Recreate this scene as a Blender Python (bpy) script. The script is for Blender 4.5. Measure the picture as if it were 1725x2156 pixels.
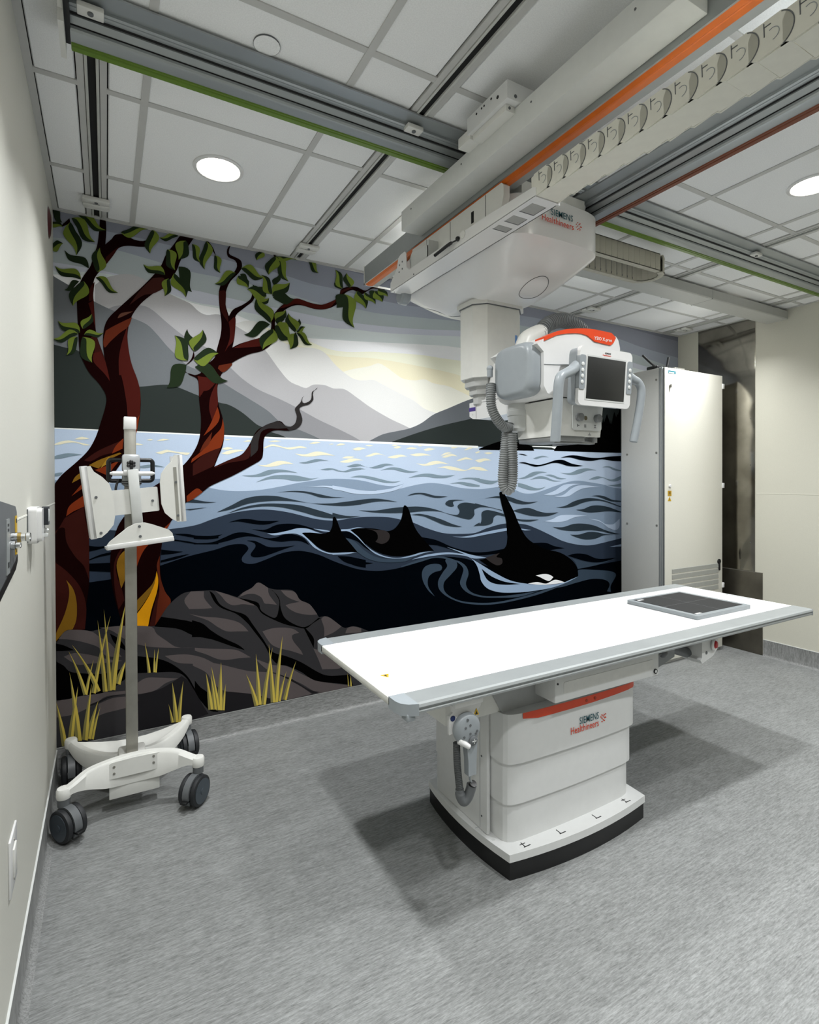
import bpy, bmesh, math, random
from mathutils import Vector, Matrix
from mathutils.bvhtree import BVHTree
from mathutils.geometry import delaunay_2d_cdt
for o in list(bpy.data.objects): bpy.data.objects.remove(o)
SC = bpy.context.scene
COL = SC.collection
R = math.radians
random.seed(4)

# ---------------------------------------------------------------- camera, world, exposure
cam_d = bpy.data.cameras.new('camera'); cam = bpy.data.objects.new('camera', cam_d); COL.objects.link(cam)
YAW, PITCH, ROLL = R(29.423), R(-0.380), R(-0.1935)
FW = Vector((math.sin(YAW)*math.cos(PITCH), math.cos(YAW)*math.cos(PITCH), math.sin(PITCH)))
R0 = Vector((math.cos(YAW), -math.sin(YAW), 0)); U0 = R0.cross(FW)
RT = R0*math.cos(ROLL)+U0*math.sin(ROLL); UP = -R0*math.sin(ROLL)+U0*math.cos(ROLL)
m = Matrix((RT, UP, -FW)).transposed().to_4x4(); m.translation = Vector((0.22894, 0, 1.50388))
cam.matrix_world = m
cam_d.sensor_fit = 'HORIZONTAL'; cam_d.sensor_width = 36; cam_d.lens = 36*1132.9/1725
cam_d.shift_y = -(1078-1017.34)/1725
cam_d.clip_start = .02; SC.camera = cam
W = bpy.data.worlds.new('world'); SC.world = W; W.use_nodes = True
W.node_tree.nodes['Background'].inputs[0].default_value = (.8,.85,.9,1); W.node_tree.nodes['Background'].inputs[1].default_value = .3
SC.view_settings.view_transform = 'Standard'; SC.view_settings.look = 'None'; SC.view_settings.gamma = 1
SC.view_settings.exposure = 0.0
LAMP_W = 17.0          # power of each recessed downlight
LAMP_COL = (.97, .99, 1)

XR, YB, YF, H = 5.083, 3.28, -2.3, 2.8834   # right wall, mural wall, wall behind the camera, ceiling

# ---------------------------------------------------------------- materials
def lin(c):
    if isinstance(c, str): c = [int(c[i:i+2],16)/255 for i in (1,3,5)]
    return tuple((v/12.92 if v<=.04045 else ((v+.055)/1.055)**2.4) for v in c)
MATS = {}
def mat(name, col, rough=.5, metal=0, var=.04, scale=30, bump=0, spec=.5, emit=None, coat=0):
    if name in MATS: return MATS[name]
    M = bpy.data.materials.new(name); M.use_nodes = True; N = M.node_tree.nodes; L = M.node_tree.links
    b = N['Principled BSDF']; c = lin(col)
    b.inputs['Roughness'].default_value = rough; b.inputs['Metallic'].default_value = metal
    b.inputs['Specular IOR Level'].default_value = spec
    if coat: b.inputs['Coat Weight'].default_value = coat; b.inputs['Coat Roughness'].default_value = .1
    if emit:
        b.inputs['Emission Color'].default_value = (*lin(col),1); b.inputs['Emission Strength'].default_value = emit
    tc = N.new('ShaderNodeTexCoord'); n = N.new('ShaderNodeTexNoise'); n.inputs['Scale'].default_value = scale; n.inputs['Detail'].default_value = 3
    L.new(tc.outputs['Object'], n.inputs['Vector'])
    r = N.new('ShaderNodeValToRGB'); e = r.color_ramp.elements
    e[0].position = .3; e[1].position = .7
    e[0].color = (*[v*(1-var) for v in c],1); e[1].color = (*[min(1,v*(1+var)) for v in c],1)
    L.new(n.outputs['Fac'], r.inputs['Fac']); L.new(r.outputs['Color'], b.inputs['Base Color'])
    if bump:
        bp = N.new('ShaderNodeBump'); bp.inputs['Strength'].default_value = bump; bp.inputs['Distance'].default_value = .002
        L.new(n.outputs['Fac'], bp.inputs['Height']); L.new(bp.outputs['Normal'], b.inputs['Normal'])
    MATS[name] = M; return M
def streak(name, lo, hi, axis, rough, speck=.0):
    """sheet vinyl: fine fibres drawn out along one axis"""
    M = bpy.data.materials.new(name); M.use_nodes = True; N = M.node_tree.nodes; L = M.node_tree.links; b = N['Principled BSDF']
    tc = N.new('ShaderNodeTexCoord'); outs = []
    for k,(sx,sy) in enumerate(((14,120),(50,300),(3,9))):
        mp = N.new('ShaderNodeMapping'); s = (sx,sy,sy) if axis=='x' else ((sy,sx,sy) if axis=='y' else (sy,sy,sx))
        mp.inputs['Scale'].default_value = s; n = N.new('ShaderNodeTexNoise'); n.inputs['Scale'].default_value = 1; n.inputs['Detail'].default_value = 4; n.inputs['Roughness'].default_value=.65
        L.new(tc.outputs['Object'], mp.inputs['Vector']); L.new(mp.outputs['Vector'], n.inputs['Vector']); outs.append(n.outputs['Fac'])
    def mix(a, b_, f):
        x = N.new('ShaderNodeMix'); x.data_type='FLOAT'; x.inputs[0].default_value=f; L.new(a,x.inputs[2]); L.new(b_,x.inputs[3]); return x.outputs[0]
    f = mix(mix(outs[0], outs[1], .5), outs[2], .14)
    r = N.new('ShaderNodeValToRGB'); e = r.color_ramp.elements; e[0].position=.36; e[1].position=.64
    e[0].color=(*lin(lo),1); e[1].color=(*lin(hi),1)
    L.new(f, r.inputs['Fac']); L.new(r.outputs['Color'], b.inputs['Base Color']); b.inputs['Roughness'].default_value = rough; b.inputs['Specular IOR Level'].default_value=.35
    bp = N.new('ShaderNodeBump'); bp.inputs['Strength'].default_value=.25; bp.inputs['Distance'].default_value=.001
    L.new(f, bp.inputs['Height']); L.new(bp.outputs['Normal'], b.inputs['Normal'])
    return M
floor_m = streak('floor_vinyl', '#585958', '#939594', 'x', .55)
base_m = streak('cove_vinyl_x', '#5c5d5c', '#9a9b9a', 'x', .5)
base_y = streak('cove_vinyl_y', '#5c5d5c', '#9a9b9a', 'z', .5)
wall_m = mat('wall_paint', '#cccbc2', .6, var=.02, scale=160, bump=.12)
wall_r = mat('wall_paint_right', '#cac8bb', .6, var=.02, scale=160, bump=.12)
tile_m = mat('ceiling_tile_mineral', '#ebecec', .9, var=.05, scale=240, bump=.35)
tee_m = mat('ceiling_tee_white', '#bdbdba', .5, var=.02)
white = mat('white_enamel', '#d6d7d6', .32, var=.015)
whitem = mat('white_moulded', '#d9d9d4', .38, var=.02)
whitew = mat('white_gloss', '#dcdcdb', .3, var=.01, coat=.3)
laminate = mat('white_laminate', '#f4f4f3', .35, var=.01)
pgrey = mat('light_grey_paint', '#c9cbc9', .45, var=.02)
duct_m = mat('duct_grey_white', '#d4d6d3', .5, var=.02)
alu = mat('aluminium', '#959999', .5, .35, var=.03, scale=12)
alu2 = mat('satin_rail', '#a2a7a8', .4, .55, var=.03, scale=12)
galv = mat('galvanised_steel', '#a9b1b0', .5, .55, var=.08, scale=25)
chrome = mat('chrome', '#d8dadb', .14, 1, var=.01)
steelp = mat('brushed_post', '#98968e', .4, .6, var=.08, scale=18)
grey = mat('grey_plastic', '#90969a', .36, var=.02)
greyd = mat('dark_grey_plastic', '#5d6062', .4, var=.03)
hose_m = mat('grey_hose', '#787b7b', .5, var=.04)
hose_d = mat('dark_hose', '#6b6f70', .4, var=.05)
black = mat('black_plastic', '#0b0c0d', .4, var=.1)
void = mat('slot_shadow_black', '#050505', .8, var=.1)
rubber = mat('rubber', '#1b1d20', .55, var=.1)
wheel_m = mat('wheel_blue_grey', '#3d454c', .45, var=.06)
screen_m = mat('screen_glass', '#1e1f1e', .45, var=.03)
green = mat('rail_green', '#5c7a1e', .4, var=.04)
orange = mat('orange_strip', '#cd640c', .4, var=.04)
brown = mat('brown_strip', '#6b3213', .45, var=.05)
ored = mat('orange_red', '#d8410f', .35, var=.02)
chain_m = mat('chain_cream', '#d5d4c9', .55, var=.03)
logo_t = mat('logo_teal', '#12505a', .5, var=.02)
logo_o = mat('logo_orange', '#d1401c', .5, var=.02)
ink = mat('ink_black', '#222324', .6, var=.05)
yellow = mat('warning_yellow', '#c7a11c', .5, var=.03)
blue = mat('blue_tag', '#5f8cc6', .5, var=.03)
purple = mat('purple_tag', '#43307f', .5, var=.03)
red = mat('red_button', '#a3121d', .3, var=.03)
dred = mat('dark_red_lens', '#4a0d14', .3, var=.05)
lampglow = mat('lamp_glow', '#fff9ee', .5, emit=16, var=0)
detm = mat('detector_black', '#0f1011', .7, var=.05)
cabm = mat('cabinet_cream', '#dcdacf', .42, var=.02, scale=200, bump=.08)
cabs = mat('cabinet_side_grey', '#c6c6c2', .42, var=.02, scale=200, bump=.08)
vent_m = mat('vent_grey', '#94958f', .6, var=.03)
outlet_g = mat('outlet_grey', '#5a5d60', .45, var=.03)
brass = mat('brass', '#b39b62', .3, .9, var=.03)
def steel_sheet():
    M = bpy.data.materials.new('stainless_sheet'); M.use_nodes=True; N=M.node_tree.nodes; L=M.node_tree.links; b=N['Principled BSDF']
    b.inputs['Metallic'].default_value=1; b.inputs['Roughness'].default_value=.13
    tc=N.new('ShaderNodeTexCoord')
    n=N.new('ShaderNodeTexNoise'); n.inputs['Scale'].default_value=4; n.inputs['Detail'].default_value=4
    L.new(tc.outputs['Object'],n.inputs['Vector'])
    r=N.new('ShaderNodeValToRGB'); e=r.color_ramp.elements; e[0].position=.3; e[1].position=.75; e[0].color=(*lin('#7f7b72'),1); e[1].color=(*lin('#aaa69c'),1)
    L.new(n.outputs['Fac'],r.inputs['Fac']); L.new(r.outputs['Color'],b.inputs['Base Color'])
    mp=N.new('ShaderNodeMapping'); mp.inputs['Scale'].default_value=(1,1.3,3.2); n2=N.new('ShaderNodeTexNoise'); n2.inputs['Scale'].default_value=1.1; n2.inputs['Detail'].default_value=1
    L.new(tc.outputs['Object'],mp.inputs['Vector']); L.new(mp.outputs['Vector'],n2.inputs['Vector'])
    bp=N.new('ShaderNodeBump'); bp.inputs['Strength'].default_value=.6; bp.inputs['Distance'].default_value=.03
    L.new(n2.outputs['Fac'],bp.inputs['Height']); L.new(bp.outputs['Normal'],b.inputs['Normal'])
    return M
steelsheet = steel_sheet()

# ---------------------------------------------------------------- mesh builder
def spline(pts, n=8, closed=False):
    """Catmull-Rom through 2D/3D tuples"""
    P=[Vector(p) for p in pts]; out=[]; N=len(P)
    rng=range(N if closed else N-1)
    for i in rng:
        p1,p2=P[i],P[(i+1)%N]
        p0=P[i-1] if (closed or i>0) else p1*2-p2
        p3=P[(i+2)%N] if (closed or i+2<N) else p2*2-p1
        for k in range(n):
            t=k/n
            out.append(.5*((2*p1)+(p2-p0)*t+(2*p0-5*p1+4*p2-p3)*t*t+(3*p1-p0-3*p2+p3)*t**3))
    if not closed: out.append(P[-1])
    return out
class G:
    def __init__(s): s.bm=bmesh.new()
    def _join(s,b,mi,bev=0,seg=2,lim=None,mtx=None):
        if bev:
            es=[e for e in b.edges if (len(e.link_faces)==2 and e.calc_face_angle(0)>R(lim or 30))]
            bmesh.ops.bevel(b,geom=es,offset=bev,segments=seg,profile=.5,affect='EDGES',clamp_overlap=True)
        if mtx is not None: bmesh.ops.transform(b,matrix=mtx,verts=b.verts)
        bmesh.ops.recalc_face_normals(b,faces=b.faces)
        for f in b.faces: f.material_index=mi
        me=bpy.data.meshes.new('t'); b.to_mesh(me); b.free(); s.bm.from_mesh(me); bpy.data.meshes.remove(me); return s
    def box(s,x0,x1,y0,y1,z0,z1,bev=0,mi=0,seg=2,mtx=None):
        b=bmesh.new(); bmesh.ops.create_cube(b,size=1)
        for v in b.verts: v.co=Vector(((x0+x1)/2+v.co.x*(x1-x0),(y0+y1)/2+v.co.y*(y1-y0),(z0+z1)/2+v.co.z*(z1-z0)))
        return s._join(b,mi,bev,seg,mtx=mtx)
    def loft(s,rings,mi=0,cap=True,bev=0,closed=True,mtx=None,loop=False):
        b=bmesh.new(); V=[[b.verts.new(p) for p in r] for r in rings]; n=len(V[0])
        for i in range(len(V)-(0 if loop else 1)):
            A,B=V[i],V[(i+1)%len(V)]
            for j in range(n if closed else n-1):
                b.faces.new((A[j],A[(j+1)%n],B[(j+1)%n],B[j]))
        if cap and not loop: b.faces.new(V[0][::-1]); b.faces.new(V[-1])
        return s._join(b,mi,bev,mtx=mtx)
    def prism(s,poly,plane,a,c,bev=0,mi=0,seg=2,mtx=None):
        f={'xz':lambda p,t:(p[0],t,p[1]),'yz':lambda p,t:(t,p[0],p[1]),'xy':lambda p,t:(p[0],p[1],t)}[plane]
        return s.loft([[f(p,a) for p in poly],[f(p,c) for p in poly]],mi,True,bev,mtx=mtx)
    def cyl(s,p0,p1,r,r2=None,seg=24,mi=0,bev=0):
        p0,p1=Vector(p0),Vector(p1); d=(p1-p0).normalized(); q=d.to_track_quat('Z','Y'); r2=r if r2 is None else r2
        ring=lambda c,rr:[c+q@Vector((rr*math.cos(2*math.pi*k/seg),rr*math.sin(2*math.pi*k/seg),0)) for k in range(seg)]
        if bev:
            return s.loft([ring(p0,r-bev),ring(p0+d*bev,r),ring(p1-d*bev,r2),ring(p1,r2-bev)],mi)
        return s.loft([ring(p0,r),ring(p1,r2)],mi)
    def tube(s,pts,r,seg=12,mi=0,cap=True,n=8,rf=None,loop=False,flat=1):
        P=spline(pts,n,loop) if n>1 else [Vector(p) for p in pts]; rings=[]; q=None
        for i,p in enumerate(P):
            a=P[i-1] if (i>0 or loop) else p; c=P[(i+1)%len(P)] if (i+1<len(P) or loop) else p
            d=(c-a).normalized()
            if q is None: q=d.to_track_quat('Z','Y'); prev=d
            else: q=prev.rotation_difference(d)@q; prev=d
            rr=r if rf is None else r*rf(i/(len(P)-1))
            rings.append([p+q@Vector((rr*math.cos(2*math.pi*k/seg),rr*flat*math.sin(2*math.pi*k/seg),0)) for k in range(seg)])
        return s.loft(rings,mi,cap,loop=loop)
    def hose(s,pts,r,pitch=.012,mi=0,seg=16):
        P=spline(pts,24); L=[0]
        for a,c in zip(P,P[1:]): L.append(L[-1]+(c-a).length)
        N=int(L[-1]/pitch)*4; Q=[]; j=0
        for k in range(N+1):
            t=L[-1]*k/N
            while j<len(L)-2 and L[j+1]<t: j+=1
            f=(t-L[j])/max(1e-9,L[j+1]-L[j]); Q.append(P[j].lerp(P[j+1],f))
        prof=[1,1,.84,.84]; ks=[prof[k%4] for k in range(len(Q))]
        it=iter(ks); return s.tube(Q,r,seg,mi,True,1,rf=lambda t:ks[min(len(ks)-1,int(round(t*(len(ks)-1))))])
    def lathe(s,prof,o,axis=(0,0,1),seg=28,mi=0):
        q=Vector(axis).normalized().to_track_quat('Z','Y'); o=Vector(o)
        return s.loft([[o+q@Vector((max(r,1e-4)*math.cos(2*math.pi*k/seg),max(r,1e-4)*math.sin(2*math.pi*k/seg),h)) for k in range(seg)] for r,h in prof],mi)
    def sphere(s,c,r,mi=0,sc=(1,1,1),u=16,v=10):
        b=bmesh.new(); bmesh.ops.create_uvsphere(b,u_segments=u,v_segments=v,radius=r)
        for w in b.verts: w.co=Vector(c)+Vector((w.co.x*sc[0],w.co.y*sc[1],w.co.z*sc[2]))
        return s._join(b,mi)
    def poly(s,pts,mi=0):
        f=s.bm.faces.new([s.bm.verts.new(p) for p in pts]); f.material_index=mi; return s
def rootloc(p):
    while p and p.parent: p=p.parent
    return p.location if p else Vector((0,0,0))
def obj(name,g,mats,parent=None,ang=38,label=None):
    if not isinstance(mats,(list,tuple)): mats=[mats]
    bm=g.bm; off=rootloc(parent)
    for v in bm.verts: v.co-=off
    bm.normal_update()
    for f in bm.faces: f.smooth=True
    for e in bm.edges:
        e.smooth = len(e.link_faces)==2 and e.calc_face_angle(0)<R(ang)
    me=bpy.data.meshes.new(name); bm.to_mesh(me); bm.free()
    for M in mats: me.materials.append(M)
    o=bpy.data.objects.new(name,me); COL.objects.link(o)
    if parent: o.parent=parent
    if label: o['label']=label
    return o
def tag(o,label,cat,group=None):
    o['label']=label; o['category']=cat
    if group: o['group']=group
    return o
def thing(name,label,cat,loc=(0,0,0),group=None):
    o=bpy.data.objects.new(name,None); o.empty_display_size=.05; COL.objects.link(o); o.location=loc
    return tag(o,label,cat,group)
def struct(name,g,mats,parent=None,ang=38):
    o=obj(name,g,mats,parent,ang)
    if not parent: o['kind']='structure'
    return o
def copy_tree(o,parent=None):
    c=o.copy(); COL.objects.link(c); c.parent=parent
    for ch in list(o.children): copy_tree(ch,c)
    return c
def text(name,body,size,M,loc,right,up,parent,bold=.0,depth=.0003,align='LEFT',sx=1,width=None):
    cu=bpy.data.curves.new(name,'FONT'); cu.body=body; cu.size=size; cu.extrude=depth; cu.offset=bold*size; cu.align_x=align; cu.resolution_u=3; cu.space_character=1.06
    t=bpy.data.objects.new(name+'_c',cu); COL.objects.link(t)
    me=bpy.data.meshes.new_from_object(t); bpy.data.objects.remove(t); bpy.data.curves.remove(cu)
    if width: xs_=[v.co.x for v in me.vertices]; sx=width/(max(xs_)-min(xs_))
    r=Vector(right).normalized(); u=Vector(up).normalized(); n=r.cross(u)
    mx=Matrix((r*sx,u,n)).transposed().to_4x4(); mx.translation=Vector(loc)-rootloc(parent)
    me.transform(mx); me.materials.clear(); me.materials.append(M)
    o=bpy.data.objects.new(name,me); COL.objects.link(o); o.parent=parent; return o
def rrect(x0,x1,y0,y1,r,n=5):
    out=[]
    for cx,cy,a in ((x1-r,y0+r,-90),(x1-r,y1-r,0),(x0+r,y1-r,90),(x0+r,y0+r,180)):
        for k in range(n+1):
            t=R(a+90*k/n); out.append((cx+r*math.cos(t),cy+r*math.sin(t)))
    return out
def sellipse(cx,cy,a,b,n=4,k=40):
    out=[]
    for i in range(k):
        t=2*math.pi*i/k; c,s_=math.cos(t),math.sin(t)
        out.append((cx+a*math.copysign(abs(c)**(2/n),c),cy+b*math.copysign(abs(s_)**(2/n),s_)))
    return out

# ================================================================ SETTING
struct('floor',G().box(-.06,XR+.06,YF-.06,YB+.06,-.03,0),floor_m)
struct('wall_left',G().box(-.08,0,YF,YB+.06,0,H+.1),wall_m)
wb=struct('wall_back',G().box(0,XR,YB,YB+.06,0,H+.1),wall_m)
struct('wall_right',G().box(XR,XR+.08,YF,YB+.06,0,H+.1),wall_r)
struct('wall_front',G().box(0,XR,YF-.06,YF,0,H+.1),wall_m)
def cove(name,M,a,c,plane,sgn,at):
    pr=[(0,0),(.030,0),(.018,.002),(.010,.008),(.006,.018),(.005,.135),(0,.135)]
    poly=[(at+sgn*x,z) for x,z in pr]
    o=struct(name,G().prism(poly,plane,a,c),M,ang=60)
    bd=[(at+sgn*x,z) for x,z in ((0,.135),(.006,.135),(.006,.1395),(0,.1395))]
    obj('cap_bead',G().prism(bd,plane,a,c),pgrey,o)
    return o
cove('baseboard_back',base_m,0,XR,'yz',-1,YB)
cove('baseboard_left',base_y,YF,YB-.03,'xz',1,0)
cove('baseboard_right',base_y,YF,2.497,'xz',-1,XR)
struct('trim_1',G().box(0,.0012,YF,YB-.002,1.388,1.3935),mat('white_line','#f0efe6',.5))
struct('trim_2',G().box(XR-.0012,XR,YF,2.55,1.373,1.3765),mat('white_line2','#dedcd0',.5))

# ---- suspended ceiling: tees and tiles, split by five recessed strut channels
cl=struct('ceiling',G().box(-.06,XR+.06,YF-.06,YB+.06,H+.045,H+.1),mat('plenum','#3a3a3a',.9))
SLOT=[.195,1.274,2.462,3.652,4.862]; SW=.045
xs=[.022,.36,.98,1.595,2.21,2.825,3.44,4.062,4.70,XR-.02]
ys=[YF+.02,-1.495,-.88,-.265,.35,.965,1.58,2.195,2.81,YB-.02]
tees=[]
for x in xs[1:-1]: tees.append((x-.0125,x+.0125,YF,YB))
tees+= [(0,.024,YF,YB,.0003),(XR-.024,XR,YF,YB,.0003),(0,XR,YF,YF+.024,.0009),(0,XR,YB-.024,YB,.0009)]
for y in ys[1:-1]:
    e=[0]+sum([[s-SW,s+SW] for s in SLOT],[])+[XR]
    for a,c in zip(e[0::2],e[1::2]): tees.append((a,c,y-.0125,y+.0125,.0006))
for a,c,y0,y1,*d in tees:
    z=H-.002+(d[0] if d else 0)
    obj('ceiling_tee',G().box(a,c,y0,y1,z,H+.004),tee_m,cl)
tcache={}
def tile(a,c,y0,y1):
    w,d=round(c-a,3),round(y1-y0,3)
    if (w,d) not in tcache:
        g=G().box(-w/2,w/2,-d/2,d/2,0,.016,.004,seg=1)
        o=obj('ceiling_tile',g,tile_m,cl); tcache[(w,d)]=o
    else:
        o=tcache[(w,d)].copy(); COL.objects.link(o)
    o.location=((a+c)/2,(y0+y1)/2,H+.0025)
for x0,x1 in zip(xs,xs[1:]):
    cut=[s for s in SLOT if x0<s<x1]
    segs=[(x0,cut[0]-SW),(cut[0]+SW,x1)] if cut else [(x0,x1)]
    for a,c in segs:
        if c-a<.02: continue
        for y0,y1 in zip(ys,ys[1:]): tile(a+.004,c-.004,y0+.004,y1-.004)

# ---- recessed strut channels
SL=['nearest the left wall','second from the left wall','third from the left, above the bridge','fourth from the left, right of the carriage','rightmost, above the tall cabinet']
for i,x in enumerate(SLOT):
    t=thing('strut_channel','white ceiling channel with black slot, '+SL[i],'channel',(x,YB-.1,H),'ceiling strut channels')
    g=G().box(x-SW,x-.0235,YF,YB-.025,H-.002,H+.02).box(x+.0235,x+SW,YF,YB-.025,H-.002,H+.02)
    obj('side_flange',g,tee_m,t)
    g=G().box(x-.0215,x-.0120,YF,YB-.025,H-.006,H+.03,.002).box(x+.0120,x+.0215,YF,YB-.025,H-.006,H+.03,.002)
    obj('channel_lip',g,mat('strut_white','#c4c5c0',.4,.1),t)
    obj('slot',G().box(x-.0235,x+.0235,YF,YB-.03,H+.003,H+.034),void,t)
    g=G().box(x-.058,x+.058,3.02,3.062,H-.024,H-.006,.003).box(x-.058,x+.058,3.074,3.108,H-.024,H-.006,.003).box(x-.054,x+.054,3.116,3.138,H-.019,H-.006,.003)
    e=obj('end_clamp',g,whitem,t)
    obj('screw',G().cyl((x,3.047,H-.026),(x,3.047,H-.021),.008,seg=10).box(x-.014,x+.014,3.068,3.078,H-.02,H-.008),greyd,e)

# ---- downlights
LI=[(.672,2.50,'round white downlight over the tree mural, left of the bridge'),(1.90,2.50,'round downlight hidden above the bridge duct near the mural'),
 (3.135,2.50,'round downlight above the tube carriage near the mural'),(4.38,2.50,'round downlight behind the cable tray, above the tall cabinet'),
 (.672,1.275,'round downlight left of the near end of the green rail'),(3.135,1.275,'round white downlight at the right edge, in front of the green rail'),(4.38,1.275,'round downlight near the cream right wall'),
 (1.905,.72,'round downlight above the near end of the cable chain'),
 (.672,.05,'round downlight above the entrance corner on the left'),(3.135,.05,'round downlight over the open floor on the near right'),(4.38,.05,'round downlight in the near right corner'),
 (1.90,-1.2,'round downlight far behind the viewpoint, left of centre')]
for x,y,lb in LI:
    t=thing('ceiling_light',lb,'light',(x,y,H),'round recessed downlights')
    obj('trim_ring',G().lathe([(.088,.006),(.088,-.003),(.092,-.006),(.106,-.003),(.106,.004)],(x,y,H),seg=40),whitew,t)
    obj('diffuser',G().cyl((x,y,H-.0045),(x,y,H-.001),.088,seg=40),lampglow,t)
    ld=bpy.data.lights.new('downlight','AREA'); ld.shape='DISK'; ld.size=.12; ld.spread=R(128); ld.energy=LAMP_W; ld.color=LAMP_COL
    lo=bpy.data.objects.new('lamp',ld); COL.objects.link(lo); lo.parent=t; lo.location=(0,0,-.0075)
for i,(x,y,lb) in enumerate(((.682,1.715,'round blank cover plate in the ceiling left of the green rail'),(4.50,1.93,'round blank cover plate in the ceiling at the right beyond the brown strip'))):
    g=G().lathe([(.0406,.004),(.0406,-.0023),(.0411,-.0026),(.0416,-.0023),(.0416,.004)],(x,y,H),seg=48)
    c=tag(obj('cover_plate',G().cyl((x,y,H-.0022),(x,y,H+.002),.0405,seg=48),tile_m),lb,'cover plate','round ceiling cover plates')
    obj('rim',g,greyd,c)

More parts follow.
